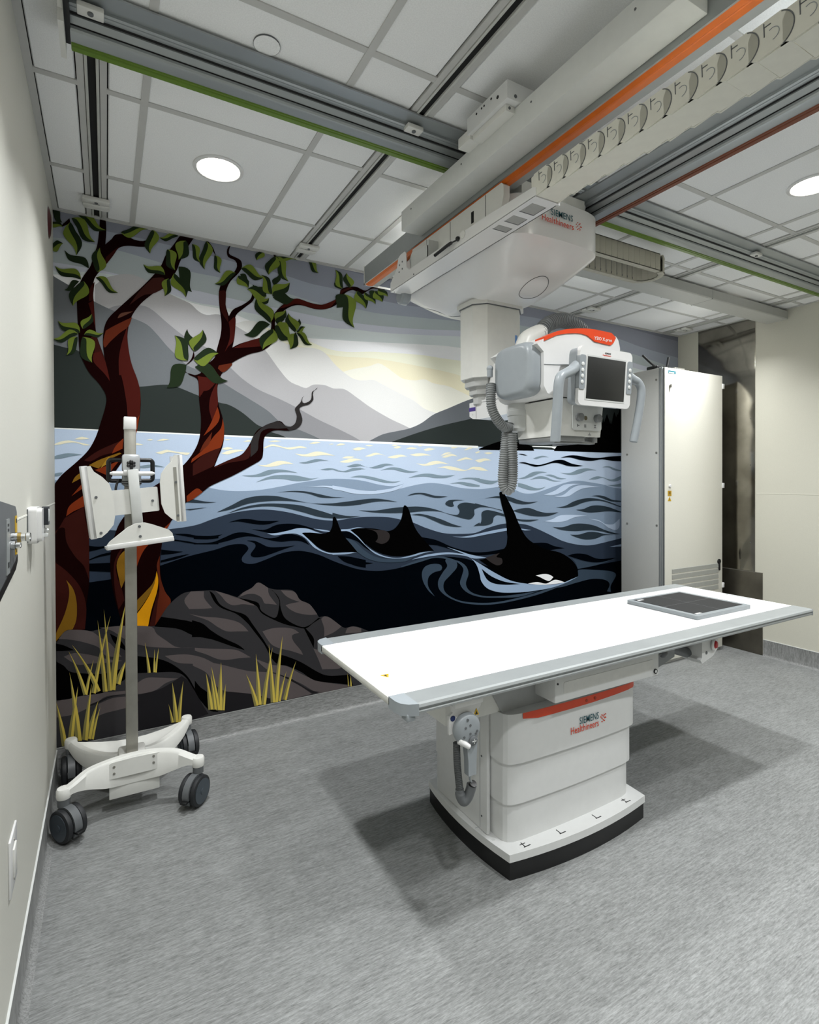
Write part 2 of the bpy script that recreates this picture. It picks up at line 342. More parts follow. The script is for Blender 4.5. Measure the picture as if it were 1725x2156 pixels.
# ================================================================ MURAL
# printed shapes: part | print layer | colour | wall x,z in millimetres ('!' marks a sharp corner)
MURAL='''
sky|0|yel|-21,2905! 5172,4191! 5172,1820! -29,1678!
sky|1|pyel|-1,2259! 1080,2358 1509,2310 1819,2322 2161,2305 2406,2285 2618,2259 3109,2235 3912,2156 5172,1984! 5172,4191! -21,2905!
sky|2|white|-1,2356! 1080,2430 1509,2344 1819,2367 2161,2385 2369,2381 2619,2379 3109,2366 3912,2321 5172,2193! 5172,4191! -21,2905!
sky|3|s4|1,2554! 294,2582 655,2515 831,2501 1023,2450 1297,2403 1509,2411 1714,2424 2005,2447 2361,2473 2619,2475 3109,2487 3913,2452 5172,2310! 5172,4191! -21,2905!
sky|4|s3|1,2573! 294,2600 655,2523 805,2517 996,2503 1195,2492 1510,2488 1667,2497 1841,2501 2146,2524 2619,2567 3110,2588 3913,2567 5172,2445! 5172,4191! -21,2905!
sky|5|s2|-3,2615! 50,2616 228,2613 432,2596 676,2588 797,2579 996,2566 1198,2557 1510,2540 1674,2541 1841,2546 2162,2566 2620,2613 3110,2648 3913,2629 4477,2559 5172,2510! 5172,4191! -21,2905!
sky|6|s1|2,2742! 120,2748 300,2735 492,2712 656,2690 798,2686 969,2678 1199,2660 1392,2635 1510,2623 1681,2633 1842,2629 2127,2645 2491,2670 2780,2700 3110,2720 3741,2710 4477,2638 5172,2556! 5172,4191! -21,2905!
sky|7|s0|2,2819! 240,2826 480,2820 759,2802 889,2792 1152,2774 1361,2747 1511,2742 1871,2720 2143,2721 2620,2759 3110,2799 3630,2795 4172,2764 4583,2715 5172,2673! 5172,4191! -21,2905!
sky|8|s00|1200,2897! 1384,2886 1723,2870 2151,2852 2647,2862 3210,2900 3972,2896 4504,2863 5172,2835! 5172,4191! 1201,3207!
mountains|9|mA|1508,2181! 1642,2231 1769,2265 1840,2292 1901,2272 1960,2239 2027,2206 2118,2201 2208,2215 2279,2194 2401,2184 2489,2160 2618,2120 2778,2081! 2777,1755! 1506,1720!
mountains|10|mB|858,2399! 904,2431 978,2458 1038,2452 1109,2399 1197,2352 1285,2336 1359,2341 1425,2334 1470,2309 1535,2245 1624,2185 1682,2166 1734,2167 1804,2176 1868,2153 1989,2107 2118,2057 2199,2009 2294,1984 2430,1954! 2429,1745! 854,1702!
mountains|11|mC|184,2532! 228,2575 272,2598 322,2615 372,2617 430,2599 505,2562 585,2531 650,2509 695,2472 739,2457 805,2470 858,2450 898,2419 959,2388 1012,2358 1080,2288 1161,2184 1223,2119 1284,2095 1333,2084 1380,2109 1456,2112 1514,2096 1594,2096 1685,2046 1782,1989 1929,1921 2078,1865 2186,1806! 2186,1739! 179,1684!
mountains|12|mD|216,2388! 249,2420 298,2443 403,2459 457,2442 523,2389 599,2332 674,2288 759,2260 870,2167 941,2106 1033,2051 1148,2008 1259,1962 1410,1890 1553,1833 1684,1775 1760,1727! 211,1685!
mountains|13|mE|-23,2564! -3,2548 66,2512 118,2486 177,2447 271,2409 356,2385 428,2359 475,2316 532,2250 583,2202 633,2157 724,2122 810,2083 896,2035 973,1993 1089,1926 1171,1857 1264,1826 1400,1775 1506,1720! -29,1678!
mountains|14|mF|-26,2203! 51,2188 112,2175 203,2086 291,2013 393,2016 507,2036 568,2033 693,1989 802,1958 863,1946 939,1905 1020,1841 1054,1826 1112,1797 1182,1776 1316,1715! -29,1678!
mountains|12|mG|1760,1759! 1849,1804 1903,1822 1958,1834 2078,1862 2175,1903 2278,1970 2401,2021 2574,2092 2733,2146 3012,2238 3629,2357 4341,2464! 4340,1712! 1760,1663!
mountains|13|mH|1943,1765! 1984,1779 2148,1835 2347,1894 2587,1952 2870,2021 3628,2197 4341,2348! 4340,1712! 1943,1667!
mountains|14|blk|2683,1723! 2809,1777 2921,1806! 3160,1781 3212,1731! 3421,1735! 3482,1774! 3507,1807 3711,1879 3870,1932! 4006,2001! 4020,2006! 4027,1992! 4038,2036! 4049,2003! 4056,2027! 4080,2077! 4094,2049! 4108,2023! 4118,2000! 4124,1992! 4131,2029! 4140,1988! 4144,1998! 4158,2057! 4175,2102! 4191,2069! 4201,2052! 4211,2084! 4222,2075! 4251,2146! 4251,1726! 4251,1724! 2683,1692!
sea|16|sea|-28,1772! 4340,1737! 4338,-618! -39,134!
sea|17|foamw|-28,1775! 2674,1756! 2674,1738! 1194,1756! -29,1770!
sea|17|foamw|3212,1771! 3476,1774! 3457,1753! 3421,1763! 3212,1765!
mountains|18|blk|2683,1736! 2809,1777 2921,1806! 3160,1781 3212,1762! 3232,1733! 2683,1727!
mountains|18|blk|3442,1735! 3482,1774! 3507,1807! 3737,1842! 4251,1859! 4251,1738! 4006,1736! 3442,1736!
sea|17|mid|-30,1510! 243,1489 379,1506 485,1513 619,1502 741,1463 844,1443 948,1439 1052,1446 1169,1465 1293,1488 1453,1508 1551,1511 1638,1505 1748,1485 1876,1462! 1780,1405! 1902,1419 2046,1450 2173,1473 2273,1479 2399,1464 2512,1442 2686,1430 2845,1442 2986,1434 3107,1395 3206,1389 3307,1407 3449,1444 3600,1479 3722,1490 3859,1477 4024,1456 4145,1430 4340,1410! 4338,-618! -39,134!
sea|17|mid|1505,1510! 1594,1509 1673,1504 1748,1492 1824,1474 1902,1462 1968,1461 2035,1477! 1981,1453 1902,1439 1798,1431 1698,1438 1594,1453 1505,1468!
sea|18|navy|-32,1293! 148,1255 242,1241 400,1223 519,1230 668,1247 772,1281 892,1313 1018,1326 1121,1320 1231,1299 1385,1257 1504,1240 1577,1244 1654,1253 1779,1255 1908,1247 2008,1227 2103,1203 2216,1158 2356,1116 2494,1102 2641,1102 2766,1135 2937,1160 3126,1145 3256,1105 3400,1047 3544,988 3698,950 3858,932 4023,943 4339,980! 4338,-618! -39,134!
sea|19|deep|-34,979! 146,967 249,979 399,1007 487,1031 627,1071 771,1099 853,1121 908,1126 952,1118 969,1094 952,1070 932,1046 932,1020 962,1004 1010,1003 1079,1023 1167,1052 1248,1061 1322,1053 1419,1022 1516,975 1653,920 1756,895 1881,885 2029,898 2133,930 2243,942 2385,942 2553,915 2684,870 2913,800 3358,762 3726,742 3963,756 4339,773! 4338,-618! -39,134!
sea|17|cream|1553,1621! 1595,1633 1650,1645 1730,1635! 1674,1631 1625,1618 1589,1616
sea|17|cream|1571,1646! 1607,1658 1662,1656! 1625,1644
sea|17|cream|1647,1707! 1687,1719 1746,1715! 1711,1705 1668,1699
sea|17|cream|1740,1732! 1768,1738 1800,1733! 1768,1728
sea|17|cream|1736,1660! 1768,1672 1812,1686 1851,1680 1903,1663! 1851,1675 1812,1670 1774,1660
sea|17|cream|1903,1658! 1955,1670 2009,1677 2063,1666! 2009,1662 1969,1652 1935,1652
sea|17|cream|2077,1678! 2146,1689 2202,1688 2259,1676! 2202,1675 2132,1669
sea|17|cream|2195,1717! 2238,1729 2295,1723! 2245,1712 2209,1709
sea|17|cream|2050,1721! 2091,1730 2146,1725! 2097,1716
sea|17|cream|1952,1723! 1982,1736 2019,1731! 1982,1719
sea|17|cream|1936,1739! 1962,1744 1989,1740! 1962,1735
sea|17|cream|2339,1677! 2383,1700 2435,1701! 2391,1688 2354,1678
sea|17|cream|2346,1665! 2391,1685 2435,1692 2488,1674! 2435,1676 2383,1663
sea|17|cream|2132,1619! 2202,1614 2259,1633 2324,1637 2413,1615! 2331,1619 2252,1606 2188,1603
sea|17|cream|2298,1585! 2383,1601 2458,1595 2557,1574 2619,1597 2687,1597! 2687,1578! 2619,1581 2541,1567 2435,1573 2361,1588
sea|17|cream|2473,1642! 2511,1656 2565,1669 2627,1651! 2557,1653 2503,1640
sea|17|cream|2421,1734! 2451,1743 2488,1740! 2451,1731
sea|17|cream|2542,1721! 2589,1743 2628,1741! 2581,1725
sea|17|cream|1530,1727! 1560,1741 1592,1735! 1559,1728
sea|17|cream|2146,1741! 2167,1747 2185,1744! 2167,1739
sea|17|cream|2643,1648! 2692,1658 2742,1663 2801,1650! 2733,1644 2684,1631
sea|17|cream|2643,1593! 2692,1597 2767,1570! 2708,1570 2642,1576!
sea|17|cream|2725,1704! 2767,1711 2818,1706! 2767,1696
sea|17|cream|2643,1705! 2676,1716 2692,1711! 2659,1699
sea|17|cream|1257,1669! 1326,1666 1389,1684 1447,1681 1526,1660! 1441,1663 1370,1653 1300,1654
sea|17|cream|1024,1597! 1077,1596 1142,1620 1202,1619 1251,1603! 1190,1603 1130,1588 1071,1585
sea|17|cream|1065,1702! 1107,1721 1136,1721 1208,1705 1295,1717 1338,1704! 1282,1704 1227,1693 1172,1704 1112,1712 1071,1696
sea|17|cream|816,1661! 862,1679 912,1685 951,1681! 895,1669 851,1655
sea|17|cream|818,1687! 851,1699 884,1692! 846,1682
sea|17|cream|940,1734! 974,1744 991,1737! 962,1733
sea|17|cream|1089,1740! 1130,1747 1172,1745! 1130,1737
sea|17|cream|1348,1735! 1390,1747 1428,1745! 1383,1733
sea|17|cream|1480,1731! 1500,1738 1517,1735!
sea|17|cream|1530,1727! 1560,1742 1597,1738! 1560,1728
sea|17|cream|1649,1704! 1690,1718 1708,1717! 1708,1702! 1683,1699
sea|17|cream|830,1739! 851,1745 873,1743! 851,1739
sea|17|cream|-5,1689! 28,1705 62,1712 100,1705 160,1691! 134,1688 95,1701 57,1699 28,1690 -5,1686!
sea|17|cream|87,1719! 121,1733 154,1724! 117,1718
sea|17|cream|424,1726! 443,1732 457,1729! 443,1724
sea|17|cream|474,1723! 506,1736 540,1732! 506,1725
sea|17|cream|467,1658! 496,1666 525,1675 575,1665 646,1661! 630,1647 580,1657 530,1662 496,1650
sea|17|cream|356,1710! 386,1706 410,1699! 386,1697 356,1697!
sea|18|grey|933,1531! 1018,1538 1088,1564 1159,1569 1220,1562 1275,1549! 1201,1553 1141,1550 1065,1529 995,1524
sea|18|grey|1015,1491! 1088,1523 1159,1535 1263,1532 1357,1514 1414,1519! 1344,1502 1262,1497 1189,1509 1100,1510
sea|18|grey|1282,1612! 1332,1620 1383,1635 1428,1636 1480,1627! 1428,1626 1376,1615 1325,1608
sea|18|grey|1421,1569! 1473,1579 1519,1576 1580,1561 1648,1580 1707,1584! 1707,1571! 1648,1564 1593,1554 1526,1571 1473,1566
sea|18|grey|1607,1592! 1662,1606 1707,1606! 1707,1597! 1648,1588
sea|18|grey|1604,1592! 1662,1608 1699,1606 1767,1586 1850,1607 1902,1614 1955,1604! 1896,1599 1850,1584 1793,1581 1736,1592 1686,1597 1637,1588
sea|18|grey|1506,1576! 1577,1560 1643,1580 1692,1583 1742,1575! 1680,1572 1613,1557 1559,1557 1506,1570!
sea|18|grey|1850,1567! 1929,1588 1995,1585 2076,1565 2152,1562! 2097,1553 2029,1556 1955,1573 1902,1573
sea|18|grey|1631,1521! 1692,1532 1773,1526 1876,1503 1941,1491 2008,1494! 1955,1483 1882,1485 1780,1506 1711,1519
sea|18|grey|2069,1517! 2159,1541 2244,1546 2353,1532 2465,1537! 2390,1517 2287,1515 2202,1526
sea|18|grey|2488,1504! 2572,1517 2686,1513! 2686,1484! 2619,1504 2557,1507
sea|18|grey|2412,1473! 2510,1486 2603,1475 2686,1459! 2686,1449! 2588,1453 2495,1473
sea|18|grey|2642,1517! 2741,1500 2817,1493 2886,1499! 2809,1469 2725,1473 2642,1497!
sea|18|grey|3062,1509! 3126,1523 3209,1559 3294,1567 3371,1558! 3294,1552 3200,1523 3126,1509
sea|18|grey|3181,1499! 3275,1527 3351,1523 3448,1494 3548,1490! 3448,1485 3351,1505 3275,1509
sea|18|grey|3342,1538! 3419,1541 3508,1516 3588,1508! 3508,1503 3429,1523
sea|18|grey|3518,1556! 3629,1556 3733,1587 3838,1595 3947,1579! 3838,1576 3733,1549 3629,1540
sea|18|grey|3849,1500! 3947,1527 4024,1519 4136,1499 4257,1531! 4257,1499! 4194,1484 4114,1488 4024,1514 3936,1500
sea|18|grey|4013,1608! 4102,1616 4194,1594 4258,1582! 4257,1574! 4171,1582 4102,1605
sea|18|grey|3062,1475! 3126,1464 3218,1438 3284,1430 3356,1443! 3294,1420 3200,1416 3117,1432 3062,1447!
sea|18|grey|3219,1672! 3275,1687 3323,1694 3390,1683! 3323,1684 3256,1668
sea|18|grey|4080,1449! 4171,1452 4257,1463! 4257,1436! 4182,1438
sea|18|grey|-5,1629! 45,1644 82,1645 121,1640! 65,1629 28,1618 -5,1617!
sea|18|grey|-6,1539! 15,1545 36,1547! 23,1530 -6,1527!
sea|18|grey|371,1577! 414,1588 461,1591 515,1578! 461,1580 414,1572
sea|18|sea|1337,1459! 1433,1467 1539,1460 1634,1440 1706,1430! 1706,1409! 1620,1421 1519,1448 1433,1459
sea|18|sea|1505,1468! 1594,1453 1698,1435 1798,1428 1902,1436 1981,1458 2035,1476! 1994,1441 1902,1418 1779,1406 1655,1413 1564,1434 1505,1443!
sea|18|sea|3332,1376! 3448,1407 3548,1453 3639,1464 3753,1463! 3639,1445 3558,1405 3448,1374
sea|18|sea|3438,1363! 3548,1372 3649,1426 3764,1452 3990,1434! 3817,1428 3711,1403 3608,1360 3507,1356
sea|18|sea|3341,1160! 3428,1175 3507,1201 3628,1203 3827,1190! 3680,1180 3577,1154 3467,1148
sea|18|sea|3848,1162! 3968,1146 4057,1108 4147,1100 4193,1118 4240,1147! 4239,1080 4193,1047 4102,1071 3990,1130
sea|18|sea|2826,1442! 2886,1455 2929,1448!
sea|19|dark|1141,1427! 1231,1436 1325,1432 1420,1412 1505,1394 1592,1390! 1505,1387 1420,1393 1337,1419 1231,1431
sea|19|dark|790,1318! 871,1356 949,1394 1041,1409 1141,1405 1231,1385 1356,1358 1485,1352 1620,1361 1706,1369! 1706,1340! 1585,1333 1452,1343 1324,1362 1201,1375 1087,1376 972,1364 871,1333
sea|19|dark|846,1308! 938,1342 1052,1360 1170,1358 1293,1344 1420,1307 1551,1268 1706,1263! 1633,1256 1538,1253 1419,1267 1293,1305 1170,1336 1052,1345 938,1331
sea|19|dark|618,1406! 731,1381 790,1377! 726,1373 618,1380!
sea|19|dark|618,1340! 737,1348! 643,1334!
sea|19|dark|1505,1352! 1624,1363 1748,1375 1824,1376 1901,1366 1987,1349! 1888,1357 1798,1354 1685,1339 1594,1334 1504,1338!
sea|19|dark|2059,1391! 2117,1409 2201,1408 2287,1388 2397,1380! 2309,1371 2237,1383 2159,1401
sea|19|dark|1685,1302! 1811,1296 1941,1309 2075,1315 2180,1311 2287,1290 2397,1256 2479,1243 2502,1271 2483,1303 2502,1324 2564,1332 2686,1313! 2686,1294! 2634,1276 2638,1241 2602,1207 2540,1213 2434,1242 2323,1273 2201,1280 2075,1275 1940,1274 1798,1284
sea|19|dark|2375,1331 2404,1352 2472,1355 2548,1349! 2472,1348 2442,1338 2453,1310! 2427,1304 2389,1315
sea|19|dark|2089,1257! 2158,1262 2243,1245 2345,1214 2434,1179 2525,1153! 2449,1157 2359,1176 2272,1211 2186,1244
sea|19|dark|1504,1291! 1593,1269 1691,1262! 1624,1254 1551,1254 1504,1261!
sea|19|dark|2626,1152! 2658,1169 2685,1178! 2685,1155!
sea|19|dark|2733,1359! 2851,1374 2964,1369 3071,1339 3162,1321 3274,1324! 3162,1306 3053,1311 2938,1345 2834,1362
sea|19|dark|2642,1325! 2741,1302 2894,1267! 2902,1260! 2791,1287 2691,1294 2642,1282!
sea|19|dark|2641,1156! 2690,1170 2703,1203 2703,1250 2741,1269 2808,1263 2929,1232! 2928,1215! 2851,1228 2816,1206 2808,1172 2749,1154
sea|19|dark|3008,1257! 3089,1272 3181,1273 3274,1245 3370,1228 3497,1229! 3399,1205 3293,1202 3180,1213 3080,1237
sea|19|dark|3035,1194! 3125,1183 3283,1177! 3180,1165 3071,1175
sea|19|dark|3468,1272! 3568,1280 3670,1315 3785,1336 3903,1337 4057,1313 4257,1257! 4257,1250! 4057,1302 3924,1316 3795,1304 3670,1274 3567,1264
sea|19|dark|3881,1355! 3968,1362 4057,1348 4148,1319 4257,1307! 4257,1299! 4136,1305 4035,1329 3957,1350
sea|19|dark|3701,1243! 3785,1248 3881,1272 3990,1272 4102,1254 4257,1210! 4257,1204! 4102,1219 3968,1215 3838,1216
sea|19|dark|3428,1110! 3547,1104 3669,1125 3795,1121 3924,1098 4057,1053 4193,1019 4257,1008! 4147,1014 4012,1044 3859,1063 3700,1063 3547,1078
sea|19|dark|3628,1037! 3732,1032 3848,1048 3957,1039 4057,1018 4159,1009! 4034,1008 3935,986 3816,984 3711,1007
sea|20|deep|854,1256! 920,1272 982,1270 1045,1257 1157,1253! 1092,1236 1034,1235 965,1248 909,1259
sea|20|deep|988,1210! 1068,1203 1139,1229 1218,1233 1292,1222 1374,1194 1444,1160! 1374,1188 1298,1201 1224,1186 1151,1175 1080,1185
sea|20|deep|662,1189! 751,1182 821,1188! 778,1169 735,1163 662,1170!
sea|20|deep|662,1145! 761,1145 831,1169 892,1192 948,1192 1004,1177 1068,1153 1127,1150 1187,1167 1248,1164 1310,1137 1348,1092! 1291,1119 1229,1126 1169,1123 1103,1136 1033,1158 965,1168 908,1162 842,1146 767,1136 662,1139!
sea|20|deep|959,1143! 1004,1139 1045,1119 1091,1096 1168,1091 1254,1095! 1180,1075 1115,1056 1050,1040 998,1041 981,1057 993,1079 1010,1101 1004,1125
sea|20|deep|1536,1008! 1617,999 1739,967! 1739,915! 1665,934 1597,968
sea|20|deep|1571,1166! 1625,1160 1680,1135 1740,1086! 1740,1048! 1687,1090 1632,1115 1584,1127!
sea|20|deep|1563,1169! 1617,1161 1672,1122 1734,1064 1797,1011! 1734,1050 1684,1093 1623,1127 1581,1127!
sea|20|deep|1538,1007! 1622,992 1702,961 1796,942! 1683,936 1592,964
sea|20|deep|2144,1101! 2228,1084 2359,1034 2494,981 2685,949! 2685,929! 2509,961 2396,1013 2286,1032 2200,1043!
sea|20|deep|552,1204! 628,1200 705,1182 798,1182! 797,1166! 731,1164 653,1179
sea|20|deep|517,1181! 627,1159 705,1140 797,1140! 797,1132! 679,1139 577,1162 517,1171!
sea|20|deep|493,1121! 552,1109 607,1101! 552,1093 492,1091!
sea|20|deep|490,1060! 576,1078 642,1086! 576,1064 490,1048!
sea|20|deep|146,1164! 192,1156 254,1160! 200,1143 146,1132!
sea|20|deep|147,1091! 200,1113 254,1124! 245,1109! 191,1100 150,1086!
sea|20|deep|145,1070! 262,1066! 262,1015! 145,1031!
sea|20|deep|145,971! 262,979! 287,697! 128,719!
sea|20|deep|3518,1681! 3609,1701 3702,1704 3839,1690 3969,1688 4114,1702 4258,1711! 4258,1663! 4148,1664 4013,1676 3882,1660 3754,1666 3629,1686
sea|20|deep|3063,1635! 3126,1639 3200,1626 3285,1620 3380,1639 3468,1661 3548,1663 3650,1634 3785,1617! 3701,1610 3599,1615 3498,1636 3419,1635 3332,1616 3237,1605 3145,1625
sea|20|deep|3063,1704! 3108,1705 3163,1691! 3108,1697
sea|20|deep|2869,1688! 2904,1686! 2904,1680!
sea|20|deep|3597,861! 3690,873 3816,857 3967,808 4193,800! 4079,780 3945,778 3805,801 3679,837
sea|20|deep|3208,992! 3350,984 3447,952 3567,926! 3467,925 3350,926
sea|20|deep|2166,1098! 2296,1068 2441,1007 2604,962 2749,952 2925,965! 2938,939! 2725,929 2557,951 2384,1006 2241,1052
sea|21|teal|2418,914! 2487,904 2556,860 2580,800 2556,725 2603,662 2724,619 2899,600 3081,596 3286,600! 3081,575 2886,587 2699,612 2568,661 2504,730 2521,795 2533,842 2487,889
sea|21|teal|2384,930! 2464,905 2475,857 2418,805 2361,753 2372,686 2463,624 2603,584 2823,559 3081,570 3356,603 3649,650! 3427,596 3148,558 2823,544 2579,575 2428,628 2328,700 2311,767 2350,829 2390,873 2373,912
sea|21|teal|2283,663! 2229,738 2229,803 2273,836 2339,849 2339,882 2284,899 2208,888 2176,845 2186,779 2229,711
sea|21|teal|2009,904! 2155,938 2295,951 2396,934 2498,898! 2395,923 2284,941 2165,922 2009,895!
sea|21|teal|3356,635! 3529,629 3694,678 3725,731 3929,713 4125,685 4193,645 4125,559 4125,501! 4075,512! 4109,572 4043,618 3881,639 3694,624 3500,605
sea|21|teal|3649,836! 3803,796 3961,773 4193,795! 3961,756 3717,740! 3694,788
sea|21|teal|1593,1123! 1653,1100 1746,1020 1848,972 1979,957 2108,962! 2040,934 1874,941 1758,973 1678,1025! 1635,1073
sea|22|foam|1080,1179! 1139,1179 1211,1190 1273,1202 1336,1196 1399,1171 1438,1160! 1374,1167 1317,1173 1298,1171! 1342,1129 1405,1070 1470,1037 1543,1029 1666,1027! 1583,1021 1516,1020 1450,1036 1379,1074 1329,1129 1291,1156 1248,1170 1187,1170 1127,1165
sea|22|foam|1374,1194! 1438,1185 1490,1173! 1477,1169! 1432,1176
sea|22|foam|1563,1181! 1623,1181 1678,1189 1734,1181! 1684,1183 1626,1175! 1684,1127 1746,1060 1809,1016 1887,981 1979,963 2074,971 2171,988 2271,990! 2199,983 2108,965 2006,958 1906,968 1809,1004 1734,1067 1672,1127 1617,1164 1563,1169!
sea|22|foam|1503,1026! 1592,1025 1678,1024! 1598,1016 1503,1019!
sea|22|foam|2092,943! 2219,969 2384,974 2498,957 2551,947! 2385,1013! 2487,980 2604,941 2749,908! 2652,908 2592,920! 2700,858 2823,788 2976,714 3135,673 3300,646 3500,637 3725,676! 3574,635 3399,610 3189,605 3015,613 2873,631 2761,670 2700,730 2682,791 2652,862 2592,920 2498,946 2384,959 2241,955
sea|22|foam|2436,1086! 2557,1081 2725,1102 2849,1117 2951,1125! 2951,1105! 2750,1085 2581,1070
sea|22|foam|3082,1114! 3136,1106 3197,1096! 3122,1097
sea|22|foam|4109,902! 4193,911 4261,918! 4261,897!
sea|23|deep|2700,828! 2798,760 2924,708 3081,675! 2950,681 2823,703 2749,745
orca|24|blk|1298,1171! 1354,1171 1438,1160 1484,1170! 1501,1201 1507,1257 1517,1266 1531,1249 1551,1198 1564,1169 1591,1127 1632,1080 1680,1023! 1584,1033 1516,1031 1464,1044 1405,1076 1348,1128
orca|24|blk|1626,1175! 1684,1183 1747,1180 1823,1171 1900,1153 1953,1165 1994,1204 2014,1245 2028,1316 2040,1326 2062,1309 2082,1266 2102,1206 2130,1150 2172,1100 2221,1048 2278,991! 2200,995 2102,978 1993,974 1900,989 1816,1021 1752,1066 1684,1127
orca|24|blk|2873,1398 2887,1409 2919,1394 2971,1322 3019,1247 3062,1163 3106,1089 3160,1029 3235,983 3348,933 3506,895 3626,835 3698,769 3720,706 3720,678! 3560,641! 3468,674 3342,658 3214,675 3080,684 2950,737 2797,821 2676,899! 2747,904 2923,969 2951,1041 2947,1086 2937,1186 2900,1291
orca|25|sad|1747,1175! 1810,1166 1887,1156 1920,1125 1907,1085 1861,1067 1810,1085! 1829,1107 1823,1142 1791,1164
orca|25|sad|2737,906! 2824,927 2874,934! 2842,906 2893,892 2899,852 2849,841 2786,871
orca|25|white|3244,727! 3314,732 3385,723 3435,697! 3392,669 3342,684 3286,711
orca|25|white|3162,670! 3258,673 3356,651 3456,673 3566,641! 3427,639 3286,648
tree|26|bark|-4,1481! 31,1534 95,1600 147,1661 181,1729 203,1800 230,1905 231,1955 205,2008 153,2073 124,2137! 114,2166 108,2288 103,2413 105,2489 127,2557 165,2628 179,2688 196,2742 206,2828 210,2912! 234,2918! 238,2826 233,2754! 264,2791 278,2814 318,2826 368,2809 412,2810 445,2830! 445,2786! 393,2775 336,2768 295,2747 268,2701 235,2647 195,2589 178,2546 175,2476 181,2375 189,2274 206,2211 227,2146! 219,2228 224,2304 244,2364 298,2433 392,2543 458,2627 501,2693 526,2758 567,2825 602,2886! 683,2903! 637,2818 601,2739 576,2670 525,2597 462,2534 401,2469 357,2396 338,2324 335,2242 350,2138 377,2048 395,1967 393,1871 376,1777 352,1707 315,1624 277,1560 248,1509 199,1384 155,1260 148,1161 149,981 133,831 128,710! -36,666! -31,1461!
tree|26|bark|254,1167 245,1073 249,982 262,892 279,813 310,702! 456,689! 541,824 510,886 491,975 487,1055 497,1152 512,1214 549,1282 623,1378 710,1436 757,1472 883,1532 996,1595 1048,1630 1059,1673 1063,1748 1083,1784 1135,1809 1221,1810 1282,1833 1304,1879 1295,1920 1286,1949 1308,1969 1351,1983 1379,2015 1373,2045 1383,2070 1402,2083 1405,2093! 1395,2080 1370,2063 1367,2039 1361,2011 1332,1991 1308,1989 1305,2016 1320,2035! 1305,2019 1295,1992 1265,1960 1258,1942 1270,1901 1258,1856 1228,1834 1198,1838 1174,1863 1142,1865 1066,1832 1020,1799 992,1746 963,1694 927,1654 856,1622 776,1582! 797,1637 824,1707 833,1785 825,1865 802,1947 794,2013 805,2088 832,2141 881,2196 972,2253 1057,2286 1115,2333 1138,2365 1136,2428 1139,2484 1177,2536 1237,2581 1298,2599 1392,2589 1471,2602 1543,2646 1597,2723 1654,2754 1712,2736 1743,2754 1800,2789 1889,2794! 1889,2810! 1800,2801 1743,2766 1668,2779 1577,2751 1557,2704 1504,2652 1439,2624 1360,2624 1274,2637 1213,2606 1163,2563 1115,2492 1112,2437 1092,2394 1029,2357 931,2316 881,2285! 892,2340 896,2424 904,2479 954,2531 1002,2578 1016,2620! 999,2626! 988,2587 943,2546 888,2510 863,2467! 845,2531 848,2609 873,2672 916,2725 939,2768 933,2807 900,2820 865,2835 876,2890! 855,2855 860,2814 900,2800 911,2769 889,2725 830,2664 808,2603 810,2515 820,2433 817,2358 796,2273 780,2213 730,2164 704,2118 673,2104! 623,2115! 618,2128! 643,2104 683,2086 693,2054 695,1967 705,1856 696,1747 665,1667 615,1596 545,1535 480,1487 423,1446 355,1367 291,1277 264,1202
tree|27|red|297,2196! 338,2201! 356,2125 383,2044 395,1971 392,1871 387,1840 368,1792! 336,1827 329,1909 314,2017 296,2109
tree|27|rust|389,1861! 377,1776 358,1718! 363,1797
tree|27|rust2|232,2298! 275,2332 357,2388! 339,2335 297,2294 252,2242 227,2208 220,2238
tree|27|red|334,2337! 336,2242 351,2139 367,2076! 293,2069! 292,2154 306,2238
tree|27|br2|293,2386! 307,2403 362,2420! 334,2400 289,2372
tree|27|red|154,2431! 178,2450! 182,2375 186,2299! 169,2373
tree|27|red2|163,2256! 190,2265! 207,2211 227,2147 242,2077! 206,2124 180,2172 181,2208
tree|27|red|176,2173! 207,2186! 233,2118 250,2032! 224,2071 176,2127
tree|27|br1|458,2616! 516,2627 511,2567! 462,2533 410,2513 344,2451! 391,2531
tree|27|red2|183,2547! 176,2475 178,2450! 156,2441! 161,2508
tree|27|red2|237,2689! 273,2732 295,2752! 268,2700 236,2648! 227,2656
tree|27|red2|129,1610! 195,1662 284,1710 312,1722! 266,1653! 212,1637 159,1605
tree|27|rust|312,1732! 307,1675! 257,1648! 275,1690
tree|27|och|151,1585! 203,1616 293,1654! 302,1649! 248,1617 194,1568!
tree|27|gold2|203,1570! 243,1632 248,1602!
tree|27|rust|177,1560! 239,1586 293,1612! 266,1576 238,1530!
tree|27|och|75,1492! 90,1525 120,1550! 120,1520!
tree|27|rust|49,1321! 64,1375 128,1429! 128,1369! 80,1345
tree|27|rust|73,1425! 120,1489! 122,1464!
tree|27|red2|-4,1230! 42,1312! 128,1369! 132,1309 148,1233 149,980! 126,1057 87,1111 50,1188 40,1263 5,1250
tree|27|red2|-5,1093! 49,1039 99,969 125,901 135,830 128,730! 51,720! -7,729!
tree|27|och|47,994! 78,942 92,870 90,785 74,737! 34,723 1,683! -7,709! 35,807 56,889 59,948
tree|27|red|693,2061! 804,2093! 751,2027 714,2013 698,1979
tree|27|red|796,2076! 796,2014 798,1947 777,1873 766,1850! 750,1916 756,1983 777,2041
tree|27|rust|796,1930! 808,1880 798,1840 765,1800! 718,1759! 760,1838
tree|27|rust|825,1864! 833,1808 827,1740 813,1695! 754,1671 701,1642 650,1603! 655,1625! 712,1676 749,1721 776,1761 814,1807
tree|27|rust2|765,1783! 749,1715 696,1664! 718,1715
tree|27|red2|813,1695! 775,1590! 764,1582 659,1529! 660,1597! 722,1654
